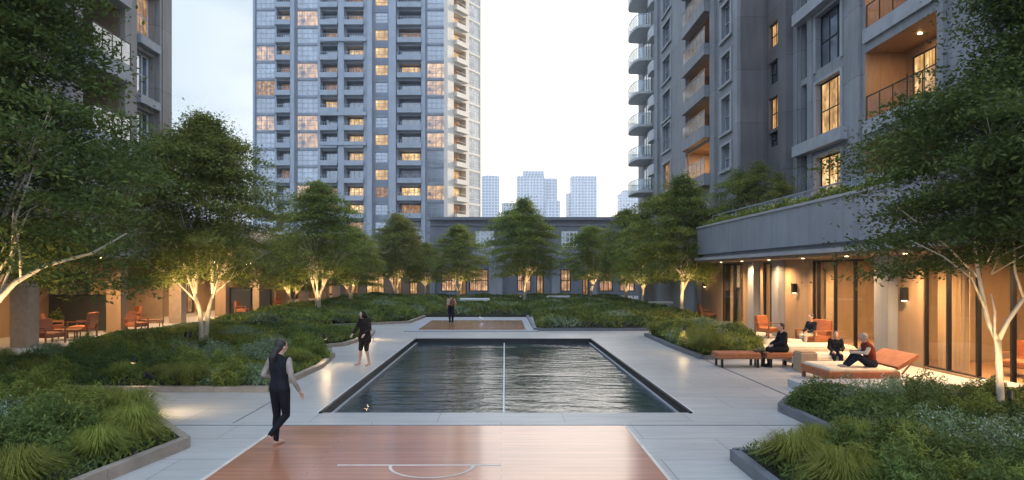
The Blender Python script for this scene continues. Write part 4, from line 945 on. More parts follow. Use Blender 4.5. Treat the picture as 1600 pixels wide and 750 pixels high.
for (x,y,z,tx,ty,p,lab) in ((-8.6,15.02,0.72,-8.5,14.5,70,'garden spotlight in the front plants of the large left bed'),(-5.42,19.6,0.80,-5.0,19.2,60,'garden spotlight at the pool side of the large left bed'),(-5.75,27.0,0.80,-5.3,26.6,110,'garden spotlight at the pool side of the second left bed'),(-6.85,12.35,0.75,-6.5,12.9,90,'garden spotlight at the back corner of the near left bed'),
    (6.50,22.6,0.80,6.0,22.3,50,'garden spotlight at the pool side of the middle right bed')):
    uplight((x,y,z),(tx,ty,0.0),p,R(140),lab,1.0,0.06)
# ------------------------------------------------------------------ planting beds
def inpoly(x, y, poly):
    c = np.zeros(len(x), bool); n = len(poly)
    for i in range(n):
        x0,y0 = poly[i]; x1,y1 = poly[(i+1)%n]
        cond = ((y0 > y) != (y1 > y)) & (x < (x1-x0)*(y-y0)/((y1-y0) or 1e-9)+x0); c ^= cond
    return c
def edge_dist(x, y, poly):
    d = np.full(len(x), 1e9); n = len(poly)
    for i in range(n):
        a = np.array(poly[i]); b2 = np.array(poly[(i+1)%n]); ab = b2-a; t = np.clip(((x-a[0])*ab[0]+(y-a[1])*ab[1])/max(ab@ab,1e-9),0,1)
        d = np.minimum(d, np.hypot(x-a[0]-t*ab[0], y-a[1]-t*ab[1]))
    return d
def hfield(x, y, h, sc, seed):
    rg = np.random.default_rng(seed); v = np.zeros_like(x)
    for k in range(7):
        a = rg.uniform(0,6.28); fq = sc*rg.uniform(0.7,2.4); v += np.sin((x*math.cos(a)+y*math.sin(a))*fq+rg.uniform(0,6.28))
    return h*(0.80+0.16*v/1.9)
def kerb(name, label, pts, w_=0.16, h=0.13, mat=None, group=None):
    m = MB()
    for i in range(len(pts)-1):
        a = Vector((*pts[i],0)); b2 = Vector((*pts[i+1],0)); d = (b2-a); l = d.length; d.normalize(); nseg = max(1,round(l/1.2)); sdv = Vector((-d.y,d.x,0))
        for k in range(nseg):
            s0 = a+d*(l*k/nseg+0.004); s1 = a+d*(l*(k+1)/nseg-0.004); c = (s0+s1)/2; m.obox((c.x,c.y,h/2),d,sdv,(0,0,1),(s1-s0).length/2,w_/2,h/2)
    o = obj(name, m, mat or M_KERB); o['label'] = label; o['category'] = 'kerb'
    if group: o['group'] = group
    return o
def bed(idx, where, poly, h, dens, leaf, kpts, kmat=None, lmat=None, seed=0, kh=0.13, blend=None, kw=0.16):
    xs = [p[0] for p in poly]; ys = [p[1] for p in poly]; x0,x1,y0,y1_ = min(xs),max(xs),min(ys),max(ys)
    m = MB(); m.prism(poly, 0.005, 0.09); o = obj('soil_bed', m, M_SOIL); tag(o, 'dark soil of the '+where, None, None, 'structure')
    rg = np.random.default_rng(seed+50); A = (x1-x0)*(y1_-y0); n = int(A*dens*1.5); x = rg.uniform(x0,x1,n); y = rg.uniform(y0,y1_,n)
    k = inpoly(x,y,poly); x,y = x[k],y[k]; ed = np.clip(edge_dist(x,y,poly)/0.55,0.0,1)
    H_ = hfield(x,y,h,1.1,seed); H_ *= (0.35+0.65*np.sqrt(ed)); z = 0.08+H_*(1-0.75*rg.random(len(x))**2.0)
    n = len(x); C = np.stack([x,y,z],1); S = leaf*rg.uniform(0.6,1.4,n); d1,d2 = rand_axes(n,rg,0.15); d1[:,2] = np.abs(d1[:,2])+0.35; d1 = unit(d1); d2 = unit(np.cross(d1,rg.normal(size=(n,3))))
    # patches of different species: green cover, grey-leaved, dark
    pt = np.sin(x*0.9+seed)*np.cos(y*0.7+seed*2)+0.5*np.sin(x*2.1+y*1.3+seed)+rg.normal(size=n)*0.25
    sel = {'ground_cover':(pt > -0.35)&(pt < 0.62),'silver_ground_cover':pt >= 0.62,'dark_ground_cover':pt <= -0.35}
    for nm,k in sel.items():
        if k.sum() < 50: continue
        o = rhomb_mesh(nm, C[k], S[k], d1[k], d2[k], {'ground_cover':lmat or L_LUSH,'silver_ground_cover':L_GREY,'dark_ground_cover':L_DARK}[nm], asp=0.26)
        tag(o, {'ground_cover':'leafy green','silver_ground_cover':'silvery grey green','dark_ground_cover':'dark green'}[nm]+' ground cover of the '+where, 'ground cover', None, 'stuff')
    # understory mound so that no soil shows through
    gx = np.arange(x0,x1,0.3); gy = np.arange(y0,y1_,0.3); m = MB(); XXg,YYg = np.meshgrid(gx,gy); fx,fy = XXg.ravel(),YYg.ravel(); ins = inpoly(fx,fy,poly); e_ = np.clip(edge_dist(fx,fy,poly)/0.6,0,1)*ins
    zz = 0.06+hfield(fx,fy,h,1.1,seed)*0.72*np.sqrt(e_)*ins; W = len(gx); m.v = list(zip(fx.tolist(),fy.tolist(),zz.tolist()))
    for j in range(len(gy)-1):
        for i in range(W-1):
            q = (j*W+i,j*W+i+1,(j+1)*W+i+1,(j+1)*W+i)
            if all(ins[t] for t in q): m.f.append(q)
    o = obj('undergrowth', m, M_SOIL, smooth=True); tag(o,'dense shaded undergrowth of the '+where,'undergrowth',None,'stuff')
    if kpts: kerb('bed_kerb','stone kerb edging the '+where,kpts,kw,kh,kmat)
BA = [(-15.0,15.15),(-5.55,15.15),(-5.40,18.8),(-5.7,21.2),(-6.7,22.5),(-14.4,22.0)]
BB = [(-15.6,23.2),(-7.2,23.2),(-6.1,24.6),(-5.75,27.5),(-6.1,30.0),(-7.6,31.2),(-15.6,31.2)]
BC = [(-15.2,32.6),(-9,33.0),(-5.2,35.6),(-4.9,40.2),(-5.2,66),(-15.2,66)]
BD = [(-4.8,40.4),(1.9,40.4),(1.9,66),(-5.1,66)]
BE = [(1.75,30.9),(7.0,30.9),(8.6,33),(11.6,36.5),(11.4,66),(2.0,66),(2.0,40)]
BF = [(6.6,20.75),(8.7,21.0),(9.5,24),(9.7,29),(8.6,29.8),(6.5,28.2),(6.45,24)]
BG = [(5.75,12.85),(5.8,10.9),(5.7,9.85),(3.6,9.5),(3.6,5.5),(12,5.5),(12,14.0),(7.0,14.0),(6.3,13.7)]
BH = [(-5.15,10.15),(-5.45,8.6),(-5.9,5.5),(-14,5.5),(-14,14.0),(-9.6,13.5),(-6.9,12.2)]
bed(0,'large left bed',BA,0.34,440,0.070,[(-10.6,15.05),(-5.45,15.05),(-5.30,18.8),(-5.6,21.3),(-6.6,22.6)],seed=1)
bed(1,'second left bed',BB,0.40,330,0.085,[(-7.2,23.1),(-6.0,24.55),(-5.65,27.5),(-6.0,30.1),(-7.5,31.3)],seed=2)
bed(2,'far left bed',BC,0.60,110,0.14,[(-12,32.8),(-9,32.9),(-5.1,35.5),(-4.8,40.2)],seed=3)
bed(3,'far middle bed',BD,0.55,80,0.14,None,seed=4)
bed(4,'far right bed',BE,0.60,110,0.13,[(1.65,40),(1.65,30.8),(7.0,30.8),(8.7,32.9)],M_KERBD,seed=5)
bed(5,'middle right bed',BF,0.72,420,0.080,[(6.4,28.3),(6.35,24),(6.5,20.65),(8.7,20.9)],M_KERBD,L_GRASS,seed=6)
bed(6,'near right bed',BG,0.42,650,0.048,[(6.2,13.75),(5.65,12.9),(5.7,10.75),(5.6,9.9),(3.48,9.55),(3.45,5.5)],M_KERBD,L_DARK,seed=7,kh=0.17,kw=0.14)
bed(7,'near left bed',BH,0.30,420,0.050,[(-6.8,12.3),(-5.05,10.25),(-5.35,8.6),(-5.8,5.5)],None,L_LUSH,seed=8,kh=0.17,kw=0.14)
# ---- individual clumps in the near beds
def tuft_geo(seed, n=950, rad=0.46, h=0.50, wd=0.006):
    """arching grass blades, each three quads"""
    rg = random.Random(seed); m = MB()
    for i in range(n):
        a = rg.uniform(0,6.283); r0 = rad*0.3*rg.random()**0.5; q_ = rg.random()**0.6; out = rad*(0.15+0.95*q_); ln = h*rg.uniform(0.85,1.1)*math.sqrt(max(0.12,1-0.72*q_*q_))
        bx,by = r0*math.cos(a),r0*math.sin(a); tx = -math.sin(a)*wd; ty = math.cos(a)*wd; pr = None
        for k,(t,hh) in enumerate(((0,0),(0.35,0.66),(0.7,0.98),(1.0,0.84))):
            x = bx+out*t**1.4*math.cos(a); y = by+out*t**1.4*math.sin(a); z = ln*hh; wv = 1-0.85*t
            c = [(x-tx*wv,y-ty*wv,z),(x+tx*wv,y+ty*wv,z)]
            if pr:
                b0 = len(m.v); m.v += pr+[c[1],c[0]]; m.f.append((b0,b0+1,b0+2,b0+3))
            pr = c
    return m
def shrub_arr(seed, n, rad, h, leaf):
    rg = np.random.default_rng(seed); d = unit(rg.normal(size=(n,3))); d[:,2] = np.abs(d[:,2]); q = rg.random(n)**0.35
    lob = 1+0.16*np.sin(d[:,0]*7+seed)+0.16*np.cos(d[:,1]*6-seed); P = d*(q*lob)[:,None]*np.array([rad,rad,h]); S = rg.uniform(0.6,1.3,n)*leaf; d1,d2 = rand_axes(n,rg,0.3); return P,S,d1,d2
def petals(seed, n, rad, h, size, mat, par):
    rg = np.random.default_rng(seed); a = rg.uniform(0,6.28,n); r_ = rad*np.sqrt(rg.random(n)); P = np.stack([r_*np.cos(a),r_*np.sin(a),h*np.sqrt(np.clip(1.05-(r_/rad)**2,0.05,1))*rg.uniform(0.92,1.12,n)],1)
    C = np.repeat(P,4,axis=0)+rg.normal(size=(4*n,3))*size*0.5; d1,d2 = rand_axes(4*n,rg,0.4); return rhomb_mesh('flowers', C, np.full(4*n,size), d1, d2, mat, par)
prot = {}
def clump(kind, var, loc, sc, rot, label, group):
    key = (kind,var)
    if key not in prot:
        if kind == 'grass_tuft':
            t = tuft_geo(60+var); me = MB(); me.v = t.v; me.f = t.f; t = thing(kind,label,'grass tuft',(0,0,0),group); obj('blades', me, L_GRASS, t)
        elif kind == 'leafy_shrub':
            t = thing(kind,label,'shrub',(0,0,0),group); P = shrub_arr(70+var,4200,0.42,0.5,0.034); rhomb_mesh('foliage',*P,L_DARK,t,asp=0.28)
        elif kind == 'silver_shrub':
            t = thing(kind,label,'shrub',(0,0,0),group); P = shrub_arr(80+var,3600,0.42,0.52,0.026); rhomb_mesh('foliage',*P,L_GREY,t,asp=0.3); petals(81+var,34,0.42,0.53,0.012,M_FLW,t)
        elif kind == 'violet_flower_plant':
            t = thing(kind,label,'flowering plant',(0,0,0),group); P = shrub_arr(90+var,1400,0.30,0.46,0.03); rhomb_mesh('foliage',*P,L_LUSH,t); petals(91+var,22,0.28,0.52,0.024,M_FLB,t)
        elif kind == 'green_shrub':
            t = thing(kind,label,'shrub',(0,0,0),group); P = shrub_arr(100+var,5200,0.45,0.55,0.042); rhomb_mesh('foliage',*P,L_LUSH,t,asp=0.20)
        prot[key] = t
    else: t = copy_tree(prot[key]); t['label'] = label; t['group'] = group
    t.location = loc; t.rotation_euler.z = rot; t.scale = (sc,sc,sc*random.Random(hash((loc[0]*100)//1)).uniform(0.85,1.1)); return t
KN = {'grass_tuft':'arching green grass tuft','leafy_shrub':'dark leafy low shrub','silver_shrub':'silvery shrub flecked with small pale flowers','violet_flower_plant':'violet flowering plant','green_shrub':'rounded mid green shrub'}
KP = {'grass_tuft':'grass tufts','leafy_shrub':'dark leafy shrubs','silver_shrub':'silvery shrubs','violet_flower_plant':'violet flowering plants','green_shrub':'mid green shrubs'}
rg = random.Random(44)
def fill(poly, where, step, kinds, lim=90, z=0.08, smin=0.8, smax=1.25, cond=None):
    xs = [p[0] for p in poly]; ys = [p[1] for p in poly]; y = min(ys)+step*0.4; c = 0; row = 0
    while y < max(ys):
        x = min(xs)+step*(0.3+0.5*(row%2))
        while x < max(xs):
            X_,Y_ = x+rg.uniform(-.25,.25)*step, y+rg.uniform(-.25,.25)*step; a = np.array([X_]); b2 = np.array([Y_])
            vis = Y_ > 5.9 and abs(X_) < Y_*0.87+0.4
            if inpoly(a,b2,poly)[0] and edge_dist(a,b2,poly)[0] > 0.18 and vis and (cond is None or cond(X_,Y_)):
                k = kinds(X_,Y_,edge_dist(a,b2,poly)[0]); clump(k, rg.randrange(2), (X_,Y_,z), rg.uniform(smin,smax), rg.uniform(0,6.28), KN[k]+' in the '+where, KP[k]+' in the '+where); c += 1
            x += step
        y += step*0.87; row += 1
def kH(x,y,e):
    if e < 0.75 and x > -9: return 'grass_tuft'
    n = math.sin(x*1.3+1)+math.cos(y*1.7)+rg.uniform(-.8,.8)
    return 'silver_shrub' if n > 0.7 else ('green_shrub' if n > -0.3 else ('leafy_shrub' if n > -1.2 else ('violet_flower_plant' if rg.random() < 0.45 else 'leafy_shrub')))
def kG(x,y,e):
    if e < 0.7 and x < 7.5: return 'grass_tuft' if y < 10 else 'leafy_shrub'
    n = math.sin(x*1.1)+math.cos(y*1.9+1)+rg.uniform(-.8,.8)
    return 'silver_shrub' if n > 0.9 else ('leafy_shrub' if n > -0.7 else ('green_shrub' if n > -1.3 else ('violet_flower_plant' if rg.random() < 0.45 else 'leafy_shrub')))
def kA(x,y,e):
    n = math.sin(x*0.9+2)+math.cos(y*1.3)+rg.uniform(-.7,.7)
    if e < 0.7: return 'grass_tuft' if math.sin(x*1.7+y) > -0.2 else 'green_shrub'
    return 'silver_shrub' if n > 0.8 else ('green_shrub' if n > -0.6 else 'leafy_shrub')
fill(BH,'near left bed',0.66,kH,cond=lambda x,y: True,smin=0.95,smax=1.4)
fill(BG,'near right bed',0.70,kG,smin=0.9,smax=1.25,cond=lambda x,y: not (abs(x-9.5) < 0.7 and 10.9 < y < 12.4) and not (y > 13.2 and x < 10.5))
fill(BA,'large left bed',1.05,kA,smin=0.95,smax=1.3)
fill(BF,'middle right bed',0.9,lambda x,y,e: 'grass_tuft' if e < 0.5 else ('green_shrub' if rg.random() < 0.6 else 'silver_shrub'),smin=1.0,smax=1.5)
# roof garden plants on the pavilion
def strip_cover(name,label,x0,x1,y0,y1_,z0,h,n,leaf,mat,seed):
    rg_ = np.random.default_rng(seed); x = rg_.uniform(x0,x1,n); y = rg_.uniform(y0,y1_,n); z = z0+h*(0.55+0.35*np.sin(y*3.1)*np.sin(y*1.3+1))*rg_.random(n); d1,d2 = rand_axes(n,rg_,0.1)
    tag(rhomb_mesh(name,np.stack([x,y,z],1),rg_.uniform(0.6,1.4,n)*leaf,d1,d2,mat),label,'planting',None,'stuff')
strip_cover('roof_planting','trailing green planting in front of the pavilion roof balustrade',XC+0.02,XC+0.60,14,34.5,ZT+0.03,0.50,9000,0.06,L_GRASS,3)
strip_cover('roof_flowers','pale flower heads in front of the pavilion roof balustrade',XC+0.0,XC+0.5,15,33,ZT+0.2,0.35,700,0.035,M_FLW,4)
sb = tree_geo(55,2.9,1.25,0.5,2,150,90,0.06,0.5,0.04)
for i,(px,Y,sc,lab) in enumerate(((1185,33.0,1.0,'round dark roof garden bush against the right tower, the one nearer the viewer'),(1150,34.4,0.95,'round dark roof garden bush, the middle of three beside the right tower'),(1215,31.5,0.75,'lower dark roof garden bush at the right end of the three'))):
    loc = (XP(px,Y),Y,ZT)
    if i == 0: b0 = plant_tree('roof_bush',lab,loc,sb,0,'bushes of the roof garden',L_TREE,'bush')
    else: c = copy_tree(b0); c.location = loc; c['label'] = lab; c.scale = (sc,sc,sc); c.rotation_euler.z = i*1.3
# ------------------------------------------------------------------ furniture
def local(label, name, cat, loc, rz, build, group=None):
    t = thing(name,label,cat,(0,0,0),group); build(t); t.location = loc; t.rotation_euler.z = rz; return t
def armchair(t, dark=False):
    fm = M_TEAK; cm = M_ORANGE
    m = MB(); m.bev(-0.33,0.33,-0.33,0.33,0.30,0.44,0.04); obj('seat',m,cm,t)
    m = MB(); m.obox((0,0.33,0.66),(1,0,0),Vector((0,1,-0.0)).normalized(),(0,0.2,0.98),0.32,0.06,0.27); obj('backrest',m,cm,t)
    for s_ in (-1,1):
        m = MB(); m.box(s_*0.37-0.035,s_*0.37+0.035,-0.36,0.42,0.58,0.62); obj('armrest',m,fm,t)
        for y in (-0.33,0.36):
            m = MB(); m.box(s_*0.37-0.025,s_*0.37+0.025,y-0.025,y+0.025,0,0.578); obj('leg',m,fm,t)
    m = MB(); m.box(-0.345,0.345,-0.36,0.36,0.24,0.295); m.box(-0.345,0.345,0.40,0.43,0.5,0.9); obj('frame',m,fm,t)
def coffee(t):
    m = MB(); m.bev(-0.45,0.45,-0.3,0.3,0.38,0.42,0.01); obj('tabletop',m,M_TEAK,t)
    for x in (-0.4,0.4):
        for y in (-0.25,0.25):
            m = MB(); m.box(x-0.02,x+0.02,y-0.02,y+0.02,0,0.379); obj('leg',m,M_TEAK,t)
def screen(t, wd=2.3, h=1.72, th=0.06):
    m = MB(); m.box(-wd/2,wd/2,-th/2,th/2,0.05,h-0.05); obj('panel',m,M_DARKP,t)
    m = MB(); m.box(-wd/2-0.04,-wd/2,-0.05,0.05,0,h); m.box(wd/2,wd/2+0.04,-0.05,0.05,0,h); m.box(-wd/2,wd/2,-0.05,0.05,h-0.05,h); obj('frame',m,M_BLACK,t)
    for x in (-wd/2,wd/2): m = MB(); m.box(x-0.04,x+0.04,-0.2,0.2,0,0.03); obj('foot',m,M_BLACK,t)
ZL = 0.11
ch = local('orange cushioned teak armchair nearest the left edge, facing the courtyard','armchair','chair',(-17.35+0.2,24.3,ZL),R(70),armchair,'orange armchairs under the left colonnade')
for px,py,rz,lab in ((128,531,-1.4,'orange teak armchair in front of the wide dark screen'),(84,528,2.2,'orange teak armchair at the left end of the wide dark screen'),
                     (212,522,1.3,'orange teak armchair just right of the pier beside the wide dark screen'),(204,510,-0.7,'small looking orange armchair behind the one right of the pier'),
                     (380,496,1.5,'orange armchair in front of the tall dark cabinet under the colonnade'),(441,487,1.2,'orange armchair furthest along the left colonnade')):
    x,y = G(px,py); c = copy_tree(ch); c.location = (x,y,ZL); c.rotation_euler.z = rz; c['label'] = lab
    if px in (128,): c.scale = (1.1,1.1,1.1)
x,y = G(104,535); ct1 = local('low teak coffee table between the orange armchairs by the wide screen','coffee_table','table',(x,y,ZL),0.2,coffee)
c = copy_tree(ct1); x,y = G(238,516); c.location = (x,y,ZL); c['label'] = 'low teak coffee table right of the pier under the left colonnade'
x,y = G(124,523); local('wide dark folding screen under the left colonnade','privacy_screen','screen',(x-0.3,y+0.3,ZL),0.0,lambda t: screen(t,2.7,1.7))
x,y = G(363,497); local('tall dark cabinet like screen near the middle of the left colonnade','privacy_screen','screen',(x,y+1,ZL),0,lambda t: screen(t,1.6,1.75,0.3))
x,y = G(415,490); local('slim dark screen at the far part of the left colonnade','privacy_screen','screen',(x,y,ZL),0,lambda t: screen(t,0.75,1.55,0.3))
def lampost(t):
    m = MB(); m.box(-0.07,0.07,-0.07,0.07,0,2.5); obj('post',m,M_WHITE,t); m = MB(); m.box(-0.071,0.071,-0.074,-0.0705,1.2,2.4); obj('diffuser',m,E_WIN,t)
x,y = G(271,508); local('slim white light column standing under the left colonnade','light_column','lamp',(x,y,ZL),0.4,lampost)
# planter-like dark pot with plant
def pot(t):
    m = MB(); m.tube([(0,0,0),(0,0,0.05),(0,0,0.5),(0,0,0.55)],[0.14,0.17,0.24,0.24],16); obj('pot',m,M_DARKP,t)
    P = shrub_arr(7,900,0.28,0.55,0.05); P = (P[0]+np.array([0,0,0.5]),*P[1:]); rhomb_mesh('foliage',*P,L_DARK,t)
x,y = G(79,527); pt1 = local('dark potted plant beside the wide dark screen','potted_plant','plant',(x,y+0.4,ZL),0,pot)
# benches on the right terrace
def bench(t, l=1.15, wd=0.62, h=0.44, cm=M_ORANGE):
    m = MB(); m.bev(-l/2,l/2,-wd/2,wd/2,h-0.12,h,0.03); obj('cushion',m,cm,t)
    m = MB(); m.box(-l/2-0.02,l/2+0.02,-wd/2-0.02,wd/2+0.02,h-0.18,h-0.122); obj('frame',m,M_TEAK,t)
    for x in (-l/2+0.12,l/2-0.08):
        for y in (-wd/2+0.05,wd/2-0.05): m = MB(); m.box(x-0.03,x+0.03,y-0.03,y+0.03,0,h-0.18); obj('leg',m,M_BLACK,t)
X_,Y_ = 6.98,19.1
local('low orange bench without a back at the left end of the right terrace','bench','bench',(X_+0.03,Y_,0),0,lambda t: bench(t,1.25))
local('short orange bench carrying the person in black','bench','bench',(8.27,Y_+0.05,0),0,lambda t: bench(t,0.86))
local('small black side stand between the two orange benches','side_table','table',(7.68,Y_,0),0,lambda t: (obj('tabletop',MB().bev(-0.13,0.13,-0.22,0.22,0.47,0.50,0.01),M_BLACK,t),[obj('leg',MB().box(x-0.02,x+0.02,-0.02,0.02,0,0.469),M_BLACK,t) for x in (-0.1,0.1)]))
local('square tan stone planter cube beside the orange bench','stone_cube','planter',(8.62,18.15,0),0.05,lambda t: (obj('body',MB().bev(-0.23,0.23,-0.23,0.23,0,0.55,0.02),M_STONE,t),obj('plinth',MB().box(-0.2,0.2,-0.2,0.2,0.551,0.575),M_TAN,t)))
def daybed(t, l=1.75, wd=1.5, h=0.42, back=True, cm=M_CUSH):
    m = MB(); m.bev(-l/2,l/2,-wd/2,wd/2,h-0.26,h-0.07,0.015); obj('frame',m,(M_ORANGE if back else cm),t)
    m = MB(); m.bev(-l/2+0.05,l/2-0.03,-wd/2+0.05,wd/2-0.03,h-0.068,h,0.04); obj('mattress',m,cm,t)
    for x in (-l/2+0.05,l/2-0.05):
        for y in (-wd/2+0.05,wd/2-0.05): m = MB(); m.box(x-0.04,x+0.04,y-0.04,y+0.04,0,h-0.262); obj('leg',m,M_TEAK,t)
    if back:
        d = Vector((0.82,0,0.5)).normalized(); m = MB(); m.obox(Vector((l/2+0.0,0,h+0.02))+d*0.27,d,(0,1,0),Vector((-d.z,0,d.x)),0.30,wd/2-0.03,0.045); obj('backrest',m,M_ORANGE,t)
        m = MB(); m.bar((l/2+0.35,wd/2-0.1,h+0.15),(l/2+0.1,wd/2-0.1,h-0.15),0.03); m.bar((l/2+0.35,-wd/2+0.1,h+0.15),(l/2+0.1,-wd/2+0.1,h-0.15),0.03); obj('strut',m,M_TEAK,t)
local('orange framed daybed with a raised back end in front of the glass doors','daybed','daybed',(8.98,16.55,0),0,lambda t: daybed(t))
local('cream upholstered low platform directly behind the orange daybed','daybed','daybed',(9.6,18.9,0),0,lambda t: daybed(t,2.1,1.2,0.40,False))
local('cream upholstered low platform nearest the glass doors','daybed','daybed',(10.2,20.9,0),0,lambda t: daybed(t,2.2,1.2,0.46,False))
x,y = G(1273,545); c = copy_tree(ch); c.location = (x-0.1,y-0.1,0); c.rotation_euler.z = R(-70); c.scale = (1.15,)*3; c['label'] = 'orange armchair with a dark frame left of the glass doors'; c['group'] = 'orange armchairs on the right terrace'
for (px,py,rz,lab) in ((1128,500,-1.4,'orange armchair at the far end of the right terrace, right of its pair'),(1103,500,1.5,'orange armchair at the far end of the right terrace, left of its pair'),(1200,527,0.5,'orange armchair behind the person in black')):
    x,y = G(px,py); c = copy_tree(ch); c.location = (x,y,0); c.rotation_euler.z = rz; c['label'] = lab; c['group'] = 'orange armchairs on the right terrace'
x,y = G(1243,548); local('round tan pouf beside the orange armchair','pouf','pouf',(x-0.1,y,0),0,lambda t: obj('cushion',MB().tube([(0,0,0),(0,0,0.08),(0,0,0.32),(0,0,0.4),(0,0,0.42)],[0.26,0.33,0.34,0.28,0.1],20),M_CUSH,t,smooth=True))
x,y = G(1115,502); c = copy_tree(ct1); c.location = (x,y,0); c['label'] = 'low teak table between the far pair of terrace armchairs'
# interior furniture seen through the glass
c = copy_tree(ch); c.location = (13.9,YP(1597,13.9),0.03); c.rotation_euler.z = -1.2; c['label'] = 'orange armchair inside the glass room at the right edge'; c['group'] = 'armchairs inside the glass rooms'
c = copy_tree(ch); c.location = (14.2,22.6,0.03); c.rotation_euler.z = 1.2; c['label'] = 'orange armchair behind the middle glass doors'; c['group'] = 'armchairs inside the glass rooms'
# far white slab benches
def slabbench(t, l, mat=None):
    m = MB(); m.bev(-l/2,l/2,-0.3,0.3,0.32,0.48,0.02); obj('seat',m,mat or M_WHITE,t)
    for x in (-l/2+0.3,l/2-0.3): m = MB(); m.box(x-0.12,x+0.12,-0.22,0.22,0,0.319); obj('leg',m,mat or M_WHITE,t)
local('long white slab bench in the far middle bed, left of the tallest far tree','slab_bench','bench',(XP(742,50),50,0.32),0,lambda t: slabbench(t,2.3))
local('pale slab bench in the far bed, right of the tallest far tree','slab_bench','bench',(XP(872,56),56,0.30),0,lambda t: slabbench(t,2.0))
local('long orange timber bench in front of the low building','timber_bench','bench',(XP(826,70),70,0),0,lambda t: slabbench(t,3.6,M_TEAK))
local('pale slab bench at the right, by the canopy end tree','slab_bench','bench',(XP(1032,44),44,0.32),0,lambda t: slabbench(t,1.6,M_CREAM))
# bird on the far court
def bird(t):
    m = MB(); m.ell((0,0,0.15),0.07,0.13,0.075,rot=Matrix.Rotation(R(25),3,'X')); m.ell((0,0.12,0.25),0.035,0.045,0.035); m.caps((0,0.08,0.18),(0,0.12,0.24),0.04,0.03); m.caps((0,-0.1,0.12),(0,-0.22,0.08),0.035,0.012); m.caps((0,0.15,0.25),(0,0.19,0.245),0.01,0.004,6)
    for x in (-0.03,0.03): m.caps((x,0,0.1),(x,0.01,0.01),0.008,0.006,6); m.caps((x,0.0,0.008),(x,0.05,0.008),0.006,0.005,6)
    obj('body',m,M_WHITE,t,smooth=True)
local('small pale bird standing on the far court','bird','bird',(XP(752,36),36,0.054),0.8,bird)
# ------------------------------------------------------------------ people
def remeshed(name, mb, mat, parent, voxel=0.010, smooth=3):
    me = bpy.data.meshes.new(name); me.from_pydata(mb.v, [], mb.f); me.update(); o = bpy.data.objects.new(name, me); COL.objects.link(o)
    r_ = o.modifiers.new('r','REMESH'); r_.mode = 'VOXEL'; r_.voxel_size = voxel; r_.use_smooth_shade = True
    s_ = o.modifiers.new('s','SMOOTH'); s_.factor = 0.5; s_.iterations = smooth
    dg = bpy.context.evaluated_depsgraph_get(); ev = o.evaluated_get(dg); nm = bpy.data.meshes.new_from_object(ev); o.modifiers.clear(); o.data = nm; bpy.data.meshes.remove(me)
    nm.materials.clear(); nm.materials.append(mat); nm.polygons.foreach_set('use_smooth',[True]*len(nm.polygons)); o.parent = parent; return o
V = Vector
BASE = dict(pel=(0,0,0.93),wai=(0,0,1.07),che=(0,0,1.27),nec=(0,-0.01,1.43),hed=(0,0.02,1.575),
  shL=(-0.165,0,1.375),elL=(-0.20,-0.03,1.10),wrL=(-0.20,0.05,0.87),shR=(0.165,0,1.375),elR=(0.20,-0.03,1.10),wrR=(0.20,0.05,0.87),
  hiL=(-0.085,0,0.90),knL=(-0.09,0.02,0.49),anL=(-0.09,-0.02,0.09),toL=(-0.10,0.15,0.03),hiR=(0.085,0,0.90),knR=(0.09,0.02,0.49),anR=(0.09,-0.02,0.09),toR=(0.10,0.15,0.03))
def torso(mb, J, e, lo=True, hip=True):
    pel,wai,che,nec = (V(J[k]) for k in ('pel','wai','che','nec')); side = (V(J['shR'])-V(J['shL'])).normalized(); hs = (V(J['hiR'])-V(J['hiL'])).normalized()
    for s_ in (-1,1):
        mb.caps(wai+hs*0.055*s_, che+side*0.075*s_, 0.078+e, 0.098+e)
        if hip: mb.caps(pel+hs*0.065*s_-V((0,0.01,0)), wai+hs*0.05*s_, 0.098+e, 0.078+e)
        mb.caps(che+side*0.07*s_, V(J['shR' if s_ > 0 else 'shL'])-side*0.02*s_, 0.085+e, 0.052+e)
    mb.caps(che, nec-(nec-che)*0.1, 0.09+e, 0.055+e)
def hand(mb, w_, fdir, sgn):
    w_ = V(w_); d = V(fdir).normalized(); sd_ = d.cross(V((0,1,0.2))); sd_ = sd_.normalized() if sd_.length > 0.1 else V((1,0,0)); pn = d.cross(sd_)
    pc = w_+d*0.055; mb.caps(w_+d*0.02-sd_*0.012, pc-sd_*0.018+d*0.03, 0.018,0.016,8); mb.caps(w_+d*0.02+sd_*0.012, pc+sd_*0.018+d*0.03,0.018,0.016,8)
    for i,l_ in enumerate((0.062,0.072,0.066,0.05)):
        b0 = pc+d*0.03+sd_*(0.028-0.0187*i); k = b0+d*l_*0.55+pn*0.008; mb.caps(b0,k,0.0085,0.008,6); mb.caps(k,k+d*l_*0.42+pn*0.02,0.008,0.0065,6)
    tb = w_+d*0.03+sd_*0.02; k = tb+sd_*0.035+d*0.02+pn*0.01; mb.caps(tb,k,0.012,0.010,6); mb.caps(k,k+d*0.032+pn*0.008,0.0095,0.008,6)
